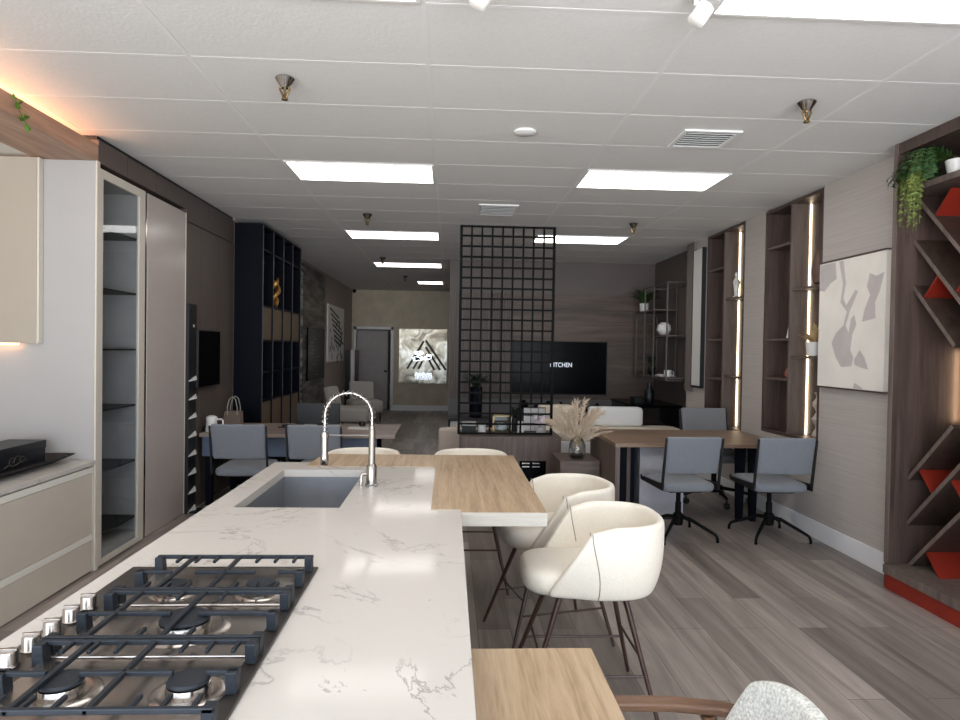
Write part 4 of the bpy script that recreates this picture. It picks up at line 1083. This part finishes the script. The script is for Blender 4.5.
# navy shelf unit
t = thing('shelf_unit', 'tall navy open shelf unit on the left wall with wood niche backs', 'shelf unit', (-2.5, 7.73, 0))
X0, X1, L_ = .0, .32, 1.97
b = MB().box(X0, X1, 0, .05, 0, CE-.05).box(X0, .012, .05, L_, 0, CE-.05)
for i in range(1, 5): b.box(.013, X1, L_*i/4-.018, L_*i/4+.0, 0, CE-.05)
b.box(.013, X1, .05, L_, CE-.08, CE-.05)
b.build('carcass', M['navy'], t)
for i in range(4):
    y0 = (.05 if i == 0 else L_*i/4)+.001; y1 = L_*(i+1)/4-.019
    for z in (2.75, 2.09, 1.68, 1.30, .96, .45): MB().box(.013, X1-.01, y0, y1, z-.012, z+.012).build('shelf', M['navy'], t)
b = MB()
for i in range(5): 
    y = max(.03, L_*i/4-.009); b.box(X1+.0005, X1+.006, y-.007, y+.007, 0, CE-.06)
b.build('edge_trim', plain('grey_edge', S(74,74,80), .4), t)
b = MB()
for i in range(4):
    y0 = (.05 if i == 0 else L_*i/4)+.002; y1 = L_*(i+1)/4-.02
    MB().box(.285, .305, y0, y1, 1.693, 2.077).build('niche_back', M['niche'], t)
    MB().box(.285, .305, y0, y1, .463, .947).build('niche_back', M['niche'], t)
t = thing('gold_sculpture', 'golden twisted sculpture high in the navy shelf unit', 'sculpture', (-2.26, 8.50, 2.1025))
MB().box(-.05, .05, -.05, .05, 0, .03).build('base', M['black'], t)
b = MB()
for k in range(3):
    b.tube([(.03*math.cos(2*PI*k/3+q*1.6)*(1+.9*math.sin(q*.8)), .09*math.sin(2*PI*k/3+q*1.6)*(1+.5*math.sin(q*.8)), .03+.12*q) for q in [i*.25 for i in range(13)]], [.03]*6+[.036]*4+[.03, .02, .01], 8)
b.build('form', plain('aged_gold', S(176,132,64), .35, .6), t, smooth=True)
# stone sample boards + relief art
t = thing('sample_wall', 'tall panel of grey banded stone samples just past the navy shelf', 'sample board', (-2.5, 9.74, 0))
MB().box(.002, .03, 0, 1.45, .02, 3.02).build('board', M['slab_a'], t)
b = MB()
for k in range(14): b.box(.0305, .034, 0, 1.45, .2+.2*k, .206+.2*k)
b.build('joint', M['black'], t)
t = thing('sample_wall', 'tall dark glossy panel with a black fireplace front, before the white relief', 'sample board', (-2.5, 11.24, 0))
MB().box(.002, .03, 0, 1.9, .02, 3.02).build('board', M['slab_b'], t)
MB().box(.031, .06, .25, 1.75, 1.02, 1.95).build('fireplace_front', M['screen'], t)
b = MB()
rn = random.Random(12)
for k in range(12): 
    y = rn.uniform(.35, 1.4); b.box(.0605, .063, y, y+rn.uniform(.1,.3), 1.1+.065*k, 1.108+.065*k)
b.build('pale_slats', M['steel'], t)
t = thing('wall_relief', 'white relief board with black brush marks on the left wall', 'artwork', (-2.5, 13.5, 0))
MB().box(.002, .03, 0, 2.0, 1.3, 2.5).build('board', M['ceramic'], t)
rn = random.Random(5); b = MB()
for k in range(7): 
    Mx = Matrix.Translation((.0325, .2+.1*k, 2.42-.11*k)) @ Matrix.Rotation(-.15, 4, 'X'); b.box(-.002, .002, 0, rn.uniform(.7, 1.3), -.02, .02, Mx)
for k in range(22):
    Mx = Matrix.Translation((.0325, rn.uniform(.2, 1.7), rn.uniform(1.38, 2.1))) @ Matrix.Rotation(rn.uniform(-1.5, 1.5), 4, 'X'); b.box(-.002, .002, 0, rn.uniform(.08, .3), -.018, .018, Mx)
b.build('marks', M['black'], t)
# leaning display boards by the door
for nm, x, wd, m, lab in (('black', -2.37, .12, M['black'], 'tall black sample slab standing left of the doorway'), ('white', -2.25, .08, M['ceramic'], 'tall narrow white sample slab standing before the doorway'), ('red', -2.15, .09, plain('oxblood', S(58,20,20), .4), 'tall dark red sample slab standing before the doorway')):
    t = thing('sample_slab', lab, 'sample slab', (x, 15.45, 0), 0, 'slabs standing by the doorway')
    MB().box(-wd/2, wd/2, -.02, .02, .05, 1.55).build('slab', m, t)
    MB().box(-wd/2, wd/2, -.12, .12, 0, .049).build('foot', M['black'], t)
# logo board on the far wall
t = thing('logo_sign', 'silver foil board with black striped triangle logo on the far wall', 'wall art', (-.65, 16.97, 1.4))
MB().box(-.63, .60, -.03, -.0015, -.69, .71).build('board', M['foil'], t)
b = MB()
def bar_(p, q, wd):
    d_ = Vector((q[0]-p[0], q[1]-p[1])); n_ = Vector((-d_.y, d_.x)).normalized()*wd/2
    b.prism([(p[0]+n_.x, p[1]+n_.y), (q[0]+n_.x, q[1]+n_.y), (q[0]-n_.x, q[1]-n_.y), (p[0]-n_.x, p[1]-n_.y)], -.04, -.031, 'y')
for k in range(3): bar_((.05+.0*k-.10*(k > 0)*0, .42-.17*k), (.58-.15*k, -.34), .055)
bar_((.0, .40), (-.42, -.32), .055); bar_((-.14, -.10), (-.26, -.32), .05); bar_((-.03, -.12), (-.13, -.32), .05)
b.build('logo', M['black'], t)
MB().box(-.22, .22, -.036, -.031, -.60, -.42).build('pale_lettering', M['silver'], t)
b = MB(); rn = random.Random(8)
for k in range(7):
    x, z = rn.uniform(-.25,.15), rn.uniform(-.08,.10); b.prism([(x+rn.uniform(.05,.13)*math.cos(q), z+rn.uniform(.03,.08)*math.sin(q)) for q in [2*PI*i/8 for i in range(8)]], -.045, -.041-.0004*k, 'y')
b.build('white_blot', M['silver'], t)
# lounge chairs far
def lounge(loc, rz, label):
    t = thing('lounge_chair', label, 'armchair', loc, rz, 'warm grey lounge chairs')
    MB().cushion(0, .0, .36, .38, .20, .46, .25, .05).build('seat', M['lounge'], t, smooth=True)
    Mx = Matrix.Translation((0, .34, .40)) @ Matrix.Rotation(-.25, 4, 'X')
    b = MB().cushion(0, 0, .27, .06, 0, .46, .3, .045); b.v = [tuple(Mx @ Vector(p)) for p in b.v]
    b.build('backrest', M['lounge'], t, smooth=True)
    for x in (-.28, .28):
        for y in (-.3, .3): MB().tube([(x, y, .21), (x*1.05, y*1.05, 0)], [.018, .012], 8).build('leg', M['leg'], t)
    return t
lc = lounge((-1.84, 14.5, 0), .30, 'warm grey lounge chair facing the room, before the doorway')
dup(lc, (-1.84, 12.75, 0), 1.40, 'warm grey lounge chair turned sideways, against the left wall')

# ------------------------------------------------------------------ view
sc.view_settings.view_transform = 'Standard'; sc.view_settings.look = 'None'; sc.view_settings.gamma = 1
sc.view_settings.use_curve_mapping = False
sc.view_settings.exposure = 0.1
sc.cycles.max_bounces = 8; sc.cycles.diffuse_bounces = 5; sc.cycles.glossy_bounces = 4; sc.cycles.transparent_max_bounces = 12
sc.cycles.use_denoising = True
sc.cycles.caustics_reflective = False; sc.cycles.caustics_refractive = False
sc.cycles.sample_clamp_indirect = 6
